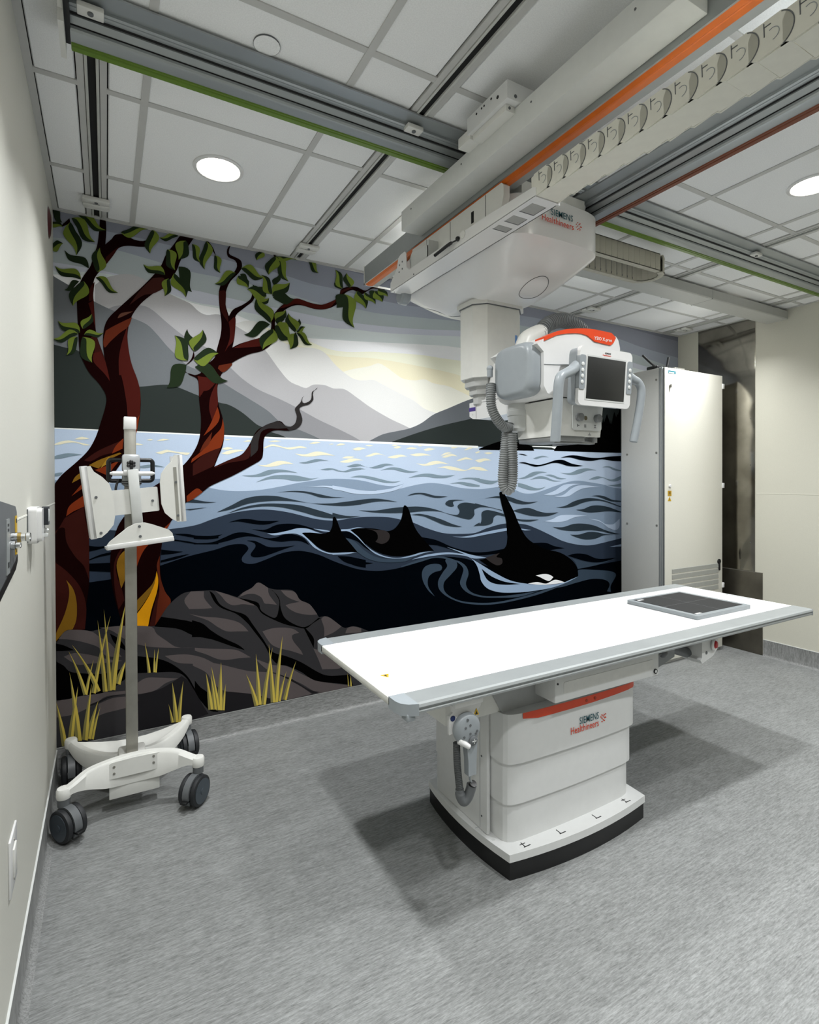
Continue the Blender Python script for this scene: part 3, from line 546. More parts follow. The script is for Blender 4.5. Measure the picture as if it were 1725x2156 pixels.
tree|27|red2|991,1723! 979,1647 950,1624 856,1605 780,1576! 775,1582! 856,1622 928,1652 962,1693
tree|27|twig|997,1763! 1066,1833 1149,1864 1173,1856 1209,1825! 1149,1819 1089,1817 1048,1794 1031,1735 1025,1683 984,1642! 985,1722
tree|27|twig|1173,1856! 1197,1839 1227,1835 1258,1857 1271,1900 1260,1941 1265,1960 1296,1992 1304,2020 1321,2035! 1305,2017 1308,1990 1333,1991 1362,2012 1367,2039 1372,2064 1394,2078 1405,2091! 1381,2068 1375,2046 1378,2016 1352,1983 1308,1968 1286,1949 1296,1919 1305,1877 1283,1834 1221,1810!
tree|27|red|887,2282! 954,2325 1046,2359 1057,2314! 977,2298
tree|27|red|1164,2557! 1213,2606 1274,2637 1362,2624 1439,2624 1544,2678! 1491,2613 1426,2594 1349,2595 1274,2604 1213,2577
tree|27|red2|807,2604! 845,2610 845,2520 858,2460 858,2431! 828,2472 812,2515
tree|27|red|861,2432! 899,2466 896,2369 887,2322 860,2290 838,2254! 865,2331 868,2388
tree|27|rust2|805,2172! 881,2191 832,2135 799,2154!
tree|27|red|688,2099! 810,2094! 740,2049 703,1990 693,2067
tree|27|red2|1565,2737! 1626,2764 1653,2765 1598,2737 1558,2699!
tree|27|rust|359,1138! 406,1167 454,1174! 411,1129 382,1068 358,981!
tree|27|gold|357,761! 409,833 448,909 470,1003! 477,948 469,885 442,792 425,704! 357,713!
tree|27|och|357,839! 409,891 448,935 468,987! 453,919 409,839 357,771!
tree|27|rust2|485,1087! 487,974 511,886 540,824 490,738 456,700! 466,789 482,894 477,975 470,1035
tree|27|och|322,1135! 290,1101 275,1050 285,982 296,922! 321,989!
tree|27|red2|313,1157! 281,1112 262,1046 266,917 283,812! 311,860! 298,924 276,994 274,1061
tree|27|red2|430,703! 477,890 459,699!
tree|27|rust|498,1231! 543,1272! 518,1224 493,1172!
tree|27|rust|626,1415! 680,1458 712,1436! 654,1393 626,1382!
tree|27|bark|735,2885! 751,2880 777,2847 793,2800! 769,2840 743,2873
tree|27|bark|1127,2881! 1142,2878 1178,2820! 1157,2822
tree|27|bark|1267,2426! 1224,2390! 1230,2385! 1270,2417!
tree|27|bark|620,2151! 654,2192 667,2238! 672,2205 643,2169
tree|27|bark|77,2830! 40,2802! 40,2812! 73,2854!
leaves|28|ld|77,2835! 55,2805 45,2769 58,2743 80,2720 95,2698 102,2669! 122,2709 128,2740 118,2768 101,2792 89,2819
leaves|29|ll|77,2835! 55,2805 45,2769 58,2743 80,2720 95,2698 102,2669! 107,2707 100,2739 81,2775 68,2810
leaves|28|ld|82,2856! 111,2867 139,2862 152,2835 159,2799 169,2773 188,2755! 152,2751 129,2759 115,2784 105,2814 90,2839
leaves|29|ll|82,2856! 111,2867 139,2862 152,2835 159,2799 169,2773 188,2755! 159,2765 139,2787 123,2827 103,2856
leaves|28|ld|111,2878! 136,2895 164,2899 182,2881 197,2854 214,2836 237,2829! 205,2815 181,2815 162,2832 145,2854 125,2868
leaves|29|ll|111,2878! 136,2895 164,2899 182,2881 197,2854 214,2836 237,2829! 206,2827 182,2840 158,2868 132,2885
leaves|28|ld|-11,2683! 1,2672 14,2669 23,2679 30,2695 36,2708 45,2719! 30,2727 19,2729 9,2721 1,2709 -7,2696
leaves|29|ll|-11,2683! 1,2672 14,2669 23,2679 30,2695 36,2708 45,2719! 33,2716 22,2709 9,2695 -2,2682
leaves|28|ld|-10,2815! -7,2801 0,2791 11,2792 23,2799 33,2803 44,2803! 38,2818 31,2825 21,2825 9,2821 -2,2819
leaves|29|ll|-10,2815! -7,2801 0,2791 11,2792 23,2799 33,2803 44,2803! 35,2810 23,2812 8,2809 -5,2808
leaves|28|ld|-1,2885! 14,2890 29,2886 33,2871 33,2852 35,2837 42,2825! 24,2824 12,2830 7,2843 4,2859 0,2874
leaves|28|ld|157,2613! 155,2640 142,2664 117,2668 89,2666 68,2670 51,2686! 59,2654 72,2637 96,2631 121,2629 143,2619
leaves|28|ld|122,2548! 118,2576 102,2597 78,2597 51,2589 29,2587 9,2597! 21,2567 35,2552 58,2550 84,2553 106,2550
leaves|29|ll|122,2548! 118,2576 102,2597 78,2597 51,2589 29,2587 9,2597! 27,2577 51,2570 85,2572 113,2566
leaves|28|ld|114,2537! 100,2541 84,2538 75,2524 67,2505 60,2491 48,2481! 65,2480 78,2485 88,2498 97,2514 107,2527
leaves|28|ld|133,2543! 152,2518 158,2488 144,2465 119,2446 99,2428 85,2405! 71,2437 68,2463 79,2487 97,2508 115,2530
leaves|29|ll|133,2543! 152,2518 158,2488 144,2465 119,2446 99,2428 85,2405! 87,2435 97,2462 118,2494 137,2523
leaves|28|ld|187,2570! 209,2581 234,2581 248,2561 259,2536 272,2518 292,2508! 263,2501 243,2505 228,2523 214,2545 198,2560
leaves|29|ll|187,2570! 209,2581 234,2581 248,2561 259,2536 272,2518 292,2508! 265,2511 245,2526 226,2555 205,2573
leaves|28|ld|194,2599! 220,2616 237,2641 233,2665 220,2687 211,2708 208,2731! 183,2706 171,2684 171,2660 178,2638 185,2615
leaves|29|ll|194,2599! 220,2616 237,2641 233,2665 220,2687 211,2708 208,2731! 197,2704 195,2678 202,2646 206,2616
leaves|28|ld|305,2834! 323,2817 347,2812 370,2828 393,2854 414,2871 438,2879! 411,2893 389,2894 366,2879 343,2859 320,2845
leaves|29|ll|305,2834! 323,2817 347,2812 370,2828 393,2854 414,2871 438,2879! 410,2881 383,2869 351,2844 322,2828
leaves|28|ld|459,2884! 481,2870 493,2847 484,2821 466,2795 453,2773 447,2748! 427,2770 419,2791 426,2815 438,2841 449,2867
leaves|29|ll|459,2884! 481,2870 493,2847 484,2821 466,2795 453,2773 447,2748! 441,2774 445,2801 459,2837 469,2868
leaves|28|ld|592,2876! 579,2889 560,2893 543,2882 526,2864 511,2852 493,2846! 511,2835 528,2833 545,2844 562,2858 580,2868
leaves|29|ll|592,2876! 579,2889 560,2893 543,2882 526,2864 511,2852 493,2846! 513,2844 533,2852 556,2870 579,2881
leaves|28|ld|632,2857! 601,2850 578,2832 575,2811 583,2787 590,2766 591,2743! 622,2758 641,2773 647,2794 645,2817 642,2840
leaves|29|ll|632,2857! 601,2850 578,2832 575,2811 583,2787 590,2766 591,2743! 606,2765 614,2787 617,2818 617,2846
leaves|28|ld|532,2788! 558,2789 579,2778 581,2755 574,2726 570,2702 573,2680! 545,2687 529,2698 525,2720 527,2744 527,2769
leaves|29|ll|532,2788! 558,2789 579,2778 581,2755 574,2726 570,2702 573,2680! 557,2697 550,2720 549,2752 546,2781
leaves|28|ld|521,2644! 516,2669 502,2688 479,2687 453,2679 432,2676 413,2683! 424,2656 438,2642 460,2642 484,2645 506,2643
leaves|29|ll|521,2644! 516,2669 502,2688 479,2687 453,2679 432,2676 413,2683! 430,2666 453,2660 485,2663 512,2659
leaves|28|ld|591,2705! 624,2708 650,2695 655,2666 651,2629 651,2599 661,2574! 625,2580 604,2594 596,2621 595,2654 591,2683
leaves|28|ld|568,2663! 553,2632 550,2601 568,2583 595,2571 615,2558 628,2537! 639,2575 639,2602 623,2621 601,2636 583,2654
leaves|29|ll|568,2663! 553,2632 550,2601 568,2583 595,2571 615,2558 628,2537! 625,2569 611,2593 584,2617 564,2641
leaves|28|ld|541,2629! 519,2618 505,2601 505,2582 513,2563 519,2546 518,2527! 539,2544 551,2559 553,2578 549,2597 546,2616
leaves|29|ll|541,2629! 519,2618 505,2601 505,2582 513,2563 519,2546 518,2527! 529,2547 532,2567 530,2593 530,2617
leaves|28|ld|662,2845! 685,2845 702,2834 705,2814 700,2788 700,2767 707,2750! 683,2756 669,2766 666,2786 666,2809 663,2830
leaves|29|ll|662,2845! 685,2845 702,2834 705,2814 700,2788 700,2767 707,2750! 691,2764 684,2784 682,2814 676,2839
leaves|28|ld|738,2877! 762,2862 775,2835 764,2803 744,2771 731,2743 729,2714! 706,2740 698,2765 707,2795 720,2826 729,2857
leaves|29|ll|738,2877! 762,2862 775,2835 764,2803 744,2771 731,2743 729,2714! 720,2745 724,2778 741,2821 749,2860
leaves|28|ld|784,2806! 806,2804 822,2792 822,2772 815,2748 812,2729 816,2710! 793,2719 781,2730 780,2749 782,2771 782,2791
leaves|29|ll|784,2806! 806,2804 822,2792 822,2772 815,2748 812,2729 816,2710! 803,2726 797,2745 799,2774 796,2799
leaves|28|ld|116,2270! 114,2297 102,2318 81,2319 57,2313 38,2312 20,2319! 28,2291 40,2274 59,2271 81,2272 102,2270
leaves|29|ll|116,2270! 114,2297 102,2318 81,2319 57,2313 38,2312 20,2319! 35,2300 55,2293 84,2292 109,2286
leaves|28|ld|108,2264! 91,2279 69,2282 50,2267 33,2246 16,2232 -3,2225! 19,2213 38,2212 57,2226 75,2243 95,2255
leaves|29|ll|108,2264! 91,2279 69,2282 50,2267 33,2246 16,2232 -3,2225! 20,2223 42,2233 67,2256 92,2269
leaves|28|ld|105,2249! 84,2246 66,2233 62,2212 64,2188 63,2168 56,2148! 79,2157 93,2170 99,2190 102,2212 105,2233
leaves|29|ll|105,2249! 84,2246 66,2233 62,2212 64,2188 63,2168 56,2148! 72,2165 80,2185 86,2215 93,2241
leaves|28|ld|129,2292! 120,2309 119,2329 130,2342 146,2352 159,2363 169,2377! 175,2354 174,2338 165,2324 152,2311 140,2299
leaves|29|ll|129,2292! 120,2309 119,2329 130,2342 146,2352 159,2363 169,2377! 165,2357 157,2340 141,2323 128,2305
leaves|28|ld|133,2262! 142,2280 157,2293 174,2291 191,2283 206,2280 222,2285! 207,2266 193,2257 177,2258 160,2262 144,2262
leaves|29|ll|133,2262! 142,2280 157,2293 174,2291 191,2283 206,2280 222,2285! 204,2273 186,2270 164,2274 143,2273
leaves|28|ld|127,2251! 157,2250 180,2236 182,2208 173,2176 167,2148 169,2122! 138,2132 120,2147 115,2172 117,2201 120,2230
leaves|29|ll|127,2251! 157,2250 180,2236 182,2208 173,2176 167,2148 169,2122! 152,2143 145,2170 144,2207 143,2242
leaves|28|ld|667,2238! 683,2261 689,2288 675,2307 655,2323 641,2339 634,2361! 621,2330 618,2307 629,2287 645,2270 657,2250
leaves|28|ld|672,2238! 652,2261 643,2289 658,2310 682,2329 703,2346 717,2368! 733,2338 738,2313 727,2291 708,2271 690,2250
leaves|29|ll|672,2238! 652,2261 643,2289 658,2310 682,2329 703,2346 717,2368! 716,2340 706,2314 685,2284 666,2257
leaves|28|ld|638,2183! 603,2181 574,2193 569,2222 574,2258 576,2288 569,2316! 606,2310 629,2297 638,2270 639,2238 641,2206
leaves|29|ll|638,2183! 603,2181 574,2193 569,2222 574,2258 576,2288 569,2316! 591,2296 604,2268 610,2227 618,2191
leaves|28|ld|667,2194! 689,2169 718,2158 741,2175 761,2203 780,2226 803,2242! 772,2262 747,2268 723,2256 701,2235 680,2214
leaves|29|ll|667,2194! 689,2169 718,2158 741,2175 761,2203 780,2226 803,2242! 773,2242 746,2231 714,2207 686,2187
leaves|28|ld|628,2158! 591,2161 559,2149 547,2119 545,2081 540,2049 527,2021! 568,2026 594,2039 609,2067 618,2100 627,2132
leaves|28|ld|673,2150! 707,2173 745,2179 774,2156 798,2121 822,2098 856,2086! 810,2068 777,2067 747,2089 721,2116 692,2136
leaves|28|ld|903,2725! 879,2734 851,2730 833,2708 818,2679 804,2657 783,2641! 814,2637 837,2643 856,2663 873,2687 892,2709
leaves|29|ll|903,2725! 879,2734 851,2730 833,2708 818,2679 804,2657 783,2641! 811,2650 834,2668 859,2700 884,2724
leaves|28|ld|934,2759! 960,2782 989,2792 1011,2778 1029,2754 1046,2737 1070,2729! 1035,2709 1009,2703 987,2715 968,2733 947,2747
leaves|29|ll|934,2759! 960,2782 989,2792 1011,2778 1029,2754 1046,2737 1070,2729! 1038,2725 1011,2733 983,2754 955,2768
leaves|28|ld|928,2724! 943,2731 958,2731 965,2721 970,2707 975,2696 984,2688! 966,2683 954,2684 946,2693 939,2705 932,2715
leaves|28|ld|917,2713! 908,2689 909,2668 923,2660 944,2659 961,2657 976,2649! 980,2676 978,2694 966,2704 949,2709 932,2714
leaves|29|ll|917,2713! 908,2689 909,2668 923,2660 944,2659 961,2657 976,2649! 969,2667 957,2679 936,2689 917,2699
leaves|28|ld|1085,2621! 1061,2596 1035,2584 1016,2595 1000,2616 986,2633 967,2642! 996,2663 1018,2672 1039,2665 1056,2650 1074,2636
leaves|29|ll|1085,2621! 1061,2596 1035,2584 1016,2595 1000,2616 986,2633 967,2642! 993,2646 1016,2642 1042,2626 1067,2612
leaves|28|ld|1082,2626! 1084,2649 1076,2668 1058,2672 1035,2669 1017,2669 1001,2677! 1005,2652 1013,2637 1030,2632 1050,2630 1068,2626
leaves|28|ld|1117,2638! 1088,2636 1064,2646 1060,2670 1063,2700 1063,2723 1053,2744! 1085,2740 1103,2729 1110,2707 1113,2681 1117,2656
leaves|29|ll|1117,2638! 1088,2636 1064,2646 1060,2670 1063,2700 1063,2723 1053,2744! 1074,2729 1086,2707 1091,2672 1099,2644
leaves|28|ld|1120,2633! 1117,2664 1126,2693 1150,2704 1180,2709 1205,2715 1229,2728! 1224,2692 1214,2668 1192,2653 1166,2644 1140,2635
leaves|29|ll|1120,2633! 1117,2664 1126,2693 1150,2704 1180,2709 1205,2715 1229,2728! 1212,2702 1190,2684 1156,2668 1126,2653
leaves|28|ld|1131,2693! 1121,2706 1118,2721 1128,2733 1143,2744 1154,2754 1162,2767! 1170,2750 1171,2736 1163,2724 1152,2712 1141,2700
leaves|28|ld|1120,2627! 1121,2648 1131,2668 1148,2675 1170,2676 1188,2679 1204,2688! 1197,2663 1188,2647 1171,2639 1152,2634 1134,2628
leaves|28|ld|1123,2619! 1141,2648 1165,2667 1189,2662 1211,2647 1232,2634 1256,2631! 1229,2602 1207,2588 1184,2590 1160,2599 1138,2607
leaves|28|ld|1136,2871! 1158,2853 1167,2828 1154,2808 1130,2788 1111,2771 1097,2751! 1080,2776 1074,2797 1083,2818 1100,2838 1118,2858
leaves|29|ll|1136,2871! 1158,2853 1167,2828 1154,2808 1130,2788 1111,2771 1097,2751! 1097,2776 1106,2800 1125,2829 1143,2855
leaves|28|ld|1139,2871! 1172,2872 1201,2857 1206,2825 1203,2787 1206,2757 1221,2733! 1182,2741 1160,2758 1153,2788 1151,2821 1143,2851
leaves|29|ll|1139,2871! 1172,2872 1201,2857 1206,2825 1203,2787 1206,2757 1221,2733! 1192,2753 1179,2782 1174,2828 1161,2864
leaves|28|ld|1142,2872! 1154,2854 1177,2845 1202,2854 1229,2869 1251,2876 1275,2875! 1255,2893 1234,2898 1209,2890 1183,2879 1158,2875
leaves|29|ll|1142,2872! 1154,2854 1177,2845 1202,2854 1229,2869 1251,2876 1275,2875! 1250,2885 1223,2881 1187,2867 1156,2862
leaves|28|ld|1060,2890! 1071,2877 1074,2861 1064,2850 1049,2842 1036,2835 1025,2824! 1018,2841 1017,2855 1023,2866 1035,2876 1048,2886
leaves|29|ll|1060,2890! 1071,2877 1074,2861 1064,2850 1049,2842 1036,2835 1025,2824! 1028,2839 1035,2852 1048,2867 1062,2880
leaves|28|ld|1350,2886! 1373,2892 1393,2889 1400,2873 1402,2852 1405,2835 1415,2821! 1389,2819 1373,2824 1364,2839 1360,2857 1353,2873
leaves|29|ll|1350,2886! 1373,2892 1393,2889 1400,2873 1402,2852 1405,2835 1415,2821! 1396,2829 1385,2843 1376,2866 1365,2885
leaves|28|ld|1582,2753! 1553,2754 1531,2767 1529,2791 1536,2820 1536,2843 1529,2863! 1559,2856 1576,2843 1581,2820 1579,2794 1582,2770
leaves|29|ll|1582,2753! 1553,2754 1531,2767 1529,2791 1536,2820 1536,2843 1529,2863! 1548,2846 1557,2824 1558,2789 1565,2760
leaves|28|ld|1571,2745! 1575,2760 1571,2772 1560,2775 1544,2774 1532,2776 1522,2780! 1522,2764 1526,2753 1537,2749 1549,2747 1562,2745
leaves|28|ld|1629,2764! 1651,2784 1661,2806 1652,2821 1634,2832 1619,2842 1609,2857! 1591,2832 1584,2814 1589,2798 1602,2785 1616,2771
leaves|29|ll|1629,2764! 1651,2784 1661,2806 1652,2821 1634,2832 1619,2842 1609,2857! 1606,2836 1611,2818 1625,2797 1637,2779
leaves|28|ld|1592,2714! 1560,2712 1535,2701 1530,2682 1534,2659 1539,2639 1537,2619! 1570,2627 1591,2637 1599,2655 1601,2676 1600,2697
leaves|28|ld|1585,2716! 1634,2709 1672,2682 1671,2637 1656,2586 1650,2544 1662,2505! 1609,2526 1581,2553 1578,2595 1584,2642 1582,2685
leaves|29|ll|1585,2716! 1634,2709 1672,2682 1671,2637 1656,2586 1650,2544 1662,2505! 1629,2540 1618,2584 1621,2647 1613,2700
leaves|28|ld|1684,2754! 1666,2725 1661,2696 1679,2681 1708,2672 1730,2662 1746,2644! 1760,2679 1761,2703 1745,2721 1723,2734 1702,2747
leaves|29|ll|1684,2754! 1666,2725 1661,2696 1679,2681 1708,2672 1730,2662 1746,2644! 1743,2672 1729,2693 1702,2714 1680,2734
leaves|28|ld|1736,2753! 1731,2731 1737,2710 1757,2703 1782,2701 1802,2696 1818,2684! 1818,2711 1811,2728 1792,2737 1770,2741 1750,2749
leaves|29|ll|1736,2753! 1731,2731 1737,2710 1757,2703 1782,2701 1802,2696 1818,2684! 1808,2705 1790,2717 1761,2726 1738,2737
leaves|28|ld|1808,2776! 1790,2775 1775,2769 1772,2759 1776,2746 1779,2736 1779,2725! 1797,2730 1809,2736 1814,2745 1814,2756 1813,2767
leaves|28|ld|1815,2775! 1800,2752 1797,2730 1812,2721 1833,2719 1853,2715 1869,2708! 1878,2734 1879,2752 1868,2764 1851,2770 1832,2775
leaves|29|ll|1815,2775! 1800,2752 1797,2730 1812,2721 1833,2719 1853,2715 1869,2708! 1864,2726 1852,2739 1833,2750 1813,2761
leaves|28|ld|1836,2791! 1833,2771 1840,2755 1857,2752 1878,2755 1895,2756 1911,2752! 1909,2774 1901,2786 1886,2791 1868,2791 1850,2792
leaves|29|ll|1836,2791! 1833,2771 1840,2755 1857,2752 1878,2755 1895,2756 1911,2752! 1900,2765 1884,2772 1861,2775 1840,2779
leaves|28|ld|1106,2460! 1125,2497 1126,2535 1102,2555 1068,2568 1041,2583 1024,2606! 1012,2562 1013,2531 1034,2509 1061,2491 1086,2472
leaves|29|ll|1106,2460! 1125,2497 1126,2535 1102,2555 1068,2568 1041,2583 1024,2606! 1029,2570 1047,2542 1082,2516 1109,2487
leaves|28|ld|1044,2561! 1042,2577 1046,2593 1058,2599 1074,2602 1088,2605 1099,2612! 1097,2593 1093,2580 1082,2572 1068,2568 1054,2562
leaves|29|ll|1044,2561! 1042,2577 1046,2593 1058,2599 1074,2602 1088,2605 1099,2612! 1091,2598 1079,2588 1062,2580 1047,2571
leaves|28|ld|1140,2477! 1131,2499 1133,2520 1148,2531 1169,2537 1188,2544 1203,2554! 1207,2529 1204,2511 1192,2498 1174,2489 1156,2480
leaves|29|ll|1140,2477! 1131,2499 1133,2520 1148,2531 1169,2537 1188,2544 1203,2554! 1195,2535 1182,2520 1161,2505 1141,2491
leaves|28|ld|1146,2460! 1136,2476 1135,2492 1146,2503 1163,2510 1177,2518 1188,2528! 1194,2509 1193,2495 1185,2483 1172,2474 1158,2465
leaves|28|ld|1104,2451! 1076,2465 1041,2463 1017,2439 996,2407 976,2384 949,2369! 985,2360 1014,2364 1039,2386 1062,2413 1088,2435
leaves|28|ld|1121,2427! 1144,2400 1151,2369 1133,2347 1103,2329 1077,2313 1058,2292! 1042,2326 1038,2353 1051,2376 1074,2396 1098,2416
leaves|29|ll|1121,2427! 1144,2400 1151,2369 1133,2347 1103,2329 1077,2313 1058,2292! 1062,2322 1075,2349 1101,2379 1125,2407
leaves|28|ld|1134,2447! 1168,2470 1201,2477 1216,2459 1222,2429 1227,2403 1239,2380! 1200,2365 1172,2361 1154,2374 1143,2396 1134,2421
leaves|29|ll|1134,2447! 1168,2470 1201,2477 1216,2459 1222,2429 1227,2403 1239,2380! 1212,2386 1191,2400 1171,2424 1155,2451
leaves|28|ld|1146,2457! 1156,2470 1170,2477 1184,2473 1196,2465 1208,2460 1221,2460! 1206,2448 1194,2442 1181,2445 1167,2451 1154,2454
leaves|29|ll|1146,2457! 1156,2470 1170,2477 1184,2473 1196,2465 1208,2460 1221,2460! 1205,2453 1190,2454 1172,2461 1155,2463
leaves|28|ld|1261,2425! 1282,2451 1290,2479 1275,2496 1251,2508 1231,2520 1219,2537! 1203,2505 1198,2482 1208,2463 1227,2449 1244,2433
leaves|29|ll|1261,2425! 1282,2451 1290,2479 1275,2496 1251,2508 1231,2520 1219,2537! 1218,2511 1228,2489 1249,2466 1267,2444
leaves|28|ld|1267,2429! 1255,2440 1251,2456 1259,2471 1272,2486 1282,2499 1286,2514! 1296,2498 1299,2484 1292,2469 1281,2454 1274,2439
leaves|28|ld|1270,2426! 1283,2421 1297,2422 1306,2433 1312,2446 1318,2457 1328,2466! 1311,2468 1299,2466 1290,2457 1283,2445 1274,2435
leaves|29|ll|1270,2426! 1283,2421 1297,2422 1306,2433 1312,2446 1318,2457 1328,2466! 1314,2462 1302,2453 1291,2439 1280,2426
leaves|28|ld|1270,2420! 1294,2430 1319,2428 1333,2411 1342,2388 1353,2370 1371,2359! 1341,2353 1320,2357 1306,2373 1293,2393 1279,2409
leaves|29|ll|1270,2420! 1294,2430 1319,2428 1333,2411 1342,2388 1353,2370 1371,2359! 1345,2363 1326,2378 1309,2403 1288,2421
leaves|28|ld|1267,2417! 1237,2411 1215,2397 1212,2377 1220,2355 1226,2335 1227,2315! 1257,2327 1275,2340 1281,2358 1279,2379 1276,2401
leaves|29|ll|1267,2417! 1237,2411 1215,2397 1212,2377 1220,2355 1226,2335 1227,2315! 1241,2333 1249,2354 1251,2381 1252,2407
rocks|30|rock|-36,661! 1,677 38,730 77,734 153,716 225,726 305,723 456,702 480,736 524,802 576,850 626,871 725,869 769,864 841,837 901,811! 934,836 987,859 1015,885 1038,882 1084,849 1136,832 1205,825 1247,809 1283,754 1345,717 1392,651 1408,627! 1443,629 1482,615 1547,557 1587,533! 1644,537 1703,517 1843,439! 1840,-370! -39,110!
rocks|31|rl|645,873! 715,866! 718,824 760,764! 712,766 635,773! 610,825
rocks|31|rl|776,863! 841,836 901,807 969,785 1003,749! 935,766 879,766 841,788 808,831
rocks|31|rl|913,811! 935,835 986,858 1015,884 1038,882 1084,848! 1090,806 1137,739! 1084,751 1061,757 1043,794 1003,819 958,823
rocks|31|rl|1162,825! 1247,807 1284,752 1346,717 1397,647! 1340,651 1265,673 1216,703 1191,730! 1228,737 1280,740! 1228,764 1192,789
rocks|31|rl|635,746! 717,719 797,703 890,671 934,639 965,600! 900,609 840,618 786,653 738,694 665,731
rocks|31|rl|1048,588! 1107,598 1178,593 1239,576 1276,547! 1233,538 1239,501 1288,433 1301,404! 1226,440 1142,474 1094,511
rocks|31|rl|1423,613! 1442,629 1482,614 1562,547! 1508,517 1442,498! 1442,551
rocks|31|rl|1588,499! 1602,529 1643,536 1702,515! 1702,489!
rocks|31|rl|664,549! 743,531 850,511 905,494 978,442! 905,448 839,450 785,465 727,500 664,532!
rocks|31|rl|654,498! 726,461 822,422 966,362 1094,328 1226,256 1350,153 1356,146! 1164,148 988,219 849,258 768,319 726,394 653,448!
rocks|31|rl|1001,432! 1059,399 1117,371 1195,352 1288,287 1415,215 1614,152! 1642,140! 1480,140 1401,143 1287,226 1213,270 1141,314 1070,356
rocks|31|rl|1370,432! 1441,396 1560,282 1428,290! 1402,359
rocks|31|rl|13,696! 39,729 77,734 154,715 197,676 242,639 296,558! 223,575 188,626 123,662 68,683
rocks|31|rl|193,728! 306,723 442,699 466,658 514,613 573,566 675,548! 524,571 408,598 315,648 251,704
rocks|31|rl|34,601! 80,613 153,591 223,559 300,536! 241,536 153,546 92,551
rocks|31|rl|506,528! 553,526 624,517 706,485 780,433! 793,363! 748,399 675,451 573,479
rocks|31|rl|364,399! 411,422 474,413 577,389! 513,376 464,348 406,338 364,344!
rocks|31|rl|-1,377! 66,386 152,389 327,370! 317,356 222,359 169,329 82,297 -2,296!
rocks|31|rl|186,326! 249,344 322,339 411,319! 363,299 312,279 222,272 186,264!
rocks|32|blk|744,866! 771,841 803,781 862,740 946,701 991,637 1048,547 1106,456 1196,412 1288,360 1408,272 1480,240 1614,222! 1642,147! 1546,177 1382,227 1288,299 1202,351 1141,373 1100,421 1059,505 1002,589 957,653 895,713 813,757 771,801
rocks|32|blk|907,806! 969,788 1026,761 1043,712 1125,660 1149,717 1149,770 1114,827! 1096,841! 1137,801 1155,764 1161,715 1191,646 1283,585 1339,584 1404,624! 1423,622! 1365,593 1320,568 1258,586 1167,622 1049,694 1014,745 969,773
rocks|32|blk|1308,570! 1320,568! 1371,500 1371,438!
rocks|32|blk|650,708! 707,681 759,629 823,580 905,528 944,490! 878,521 769,577 706,603 649,612!
rocks|32|blk|663,361! 694,316 736,269 741,179! 694,239 663,300!
rocks|31|rd|1141,314! 1201,282 1226,268 1337,180 1414,147! 1363,148! 1275,217 1195,274
rocks|31|rd|822,269! 988,219 1093,169! 1093,145! 826,143!
rocks|32|blk|490,748! 574,724 650,698 728,654 794,600! 794,571! 707,601 645,627 574,670 456,699!
rocks|32|blk|360,552! 407,539 474,518 548,473 623,394 674,296 747,203 792,155! 747,170 705,223 658,310 613,390 563,427 464,444 360,458!
rocks|32|blk|-7,677! 34,660 80,628! 34,631 -8,637!
rocks|32|blk|-8,588! 33,556 58,522 109,503 223,482 323,501! 332,447! 222,385 121,385 45,380 -9,386!
rocks|32|blk|242,690! 287,653 319,596! 319,585! 264,635
rocks|31|rd|138,320! 186,331 240,351 313,352! 240,356 195,344 143,330
rocks|31|rd|373,339! 473,346 547,375 593,400! 643,346 705,212 736,155! 571,131 377,144!
grass|33|gr2|137,391! 118,462 94,533 70,592 55,627! 67,591 85,530 103,458 119,386!
grass|34|gr1|137,391! 118,462 94,533 70,592 55,627! 68,591 89,532 110,460 128,388!
grass|33|gr2|197,396! 168,475 130,553 94,619 70,657! 90,617 121,549 151,467 177,388!
grass|34|gr1|197,396! 168,475 130,553 94,619 70,657! 92,617 125,551 159,471 187,392!
grass|33|gr2|174,384! 192,504 212,624 232,724 245,785! 228,726 202,628 176,511 155,393!
grass|34|gr1|174,384! 192,504 212,624 232,724 245,785! 230,725 207,626 184,507 165,389!
grass|33|gr2|229,385! 219,500 206,616 193,712 185,770! 189,712 195,617 201,502 207,386!
grass|34|gr1|229,385! 219,500 206,616 193,712 185,770! 191,712 200,616 210,501 218,386!
grass|33|gr2|250,386! 242,518 231,649 221,759 214,825! 217,759 221,650 226,519 230,387!
grass|34|gr1|250,386! 242,518 231,649 221,759 214,825! 219,759 226,650 234,518 240,387!
grass|33|gr2|265,384! 278,520 293,657 307,772 316,841! 300,774 276,663 252,530 234,396!
grass|34|gr1|265,384! 278,520 293,657 307,772 316,841! 303,773 284,660 264,525 249,390!
grass|33|gr2|289,408! 298,448 307,489 315,523 321,543! 310,526 293,496 276,461 264,423!
grass|34|gr1|289,408! 298,448 307,489 315,523 321,543! 312,524 299,493 286,454 277,416!
grass|33|gr2|137,384! 145,438 153,492 161,537 166,564! 158,538 145,495 133,444 123,391!
grass|34|gr1|137,384! 145,438 153,492 161,537 166,564! 159,538 149,494 138,441 130,388!
grass|33|gr2|47,143! 37,214 22,285 8,344 -1,379! 3,344 10,285 16,214 23,143!
grass|34|gr1|47,143! 37,214 22,285 8,344 -1,379! 6,344 15,285 26,214 35,143!
grass|33|gr2|73,152! 79,238 86,324 92,397 96,440! 87,399 73,329 58,246 48,162!
grass|34|gr1|73,152! 79,238 86,324 92,397 96,440! 89,398 79,327 68,242 60,157!
grass|33|gr2|111,152! 100,262 84,371 69,462 58,517! 63,463 69,372 75,263 81,154!
grass|34|gr1|111,152! 100,262 84,371 69,462 58,517! 66,463 76,372 87,263 96,153!
grass|33|gr2|137,146! 143,234 148,321 153,394 156,439! 148,397 135,326 121,242 111,157!
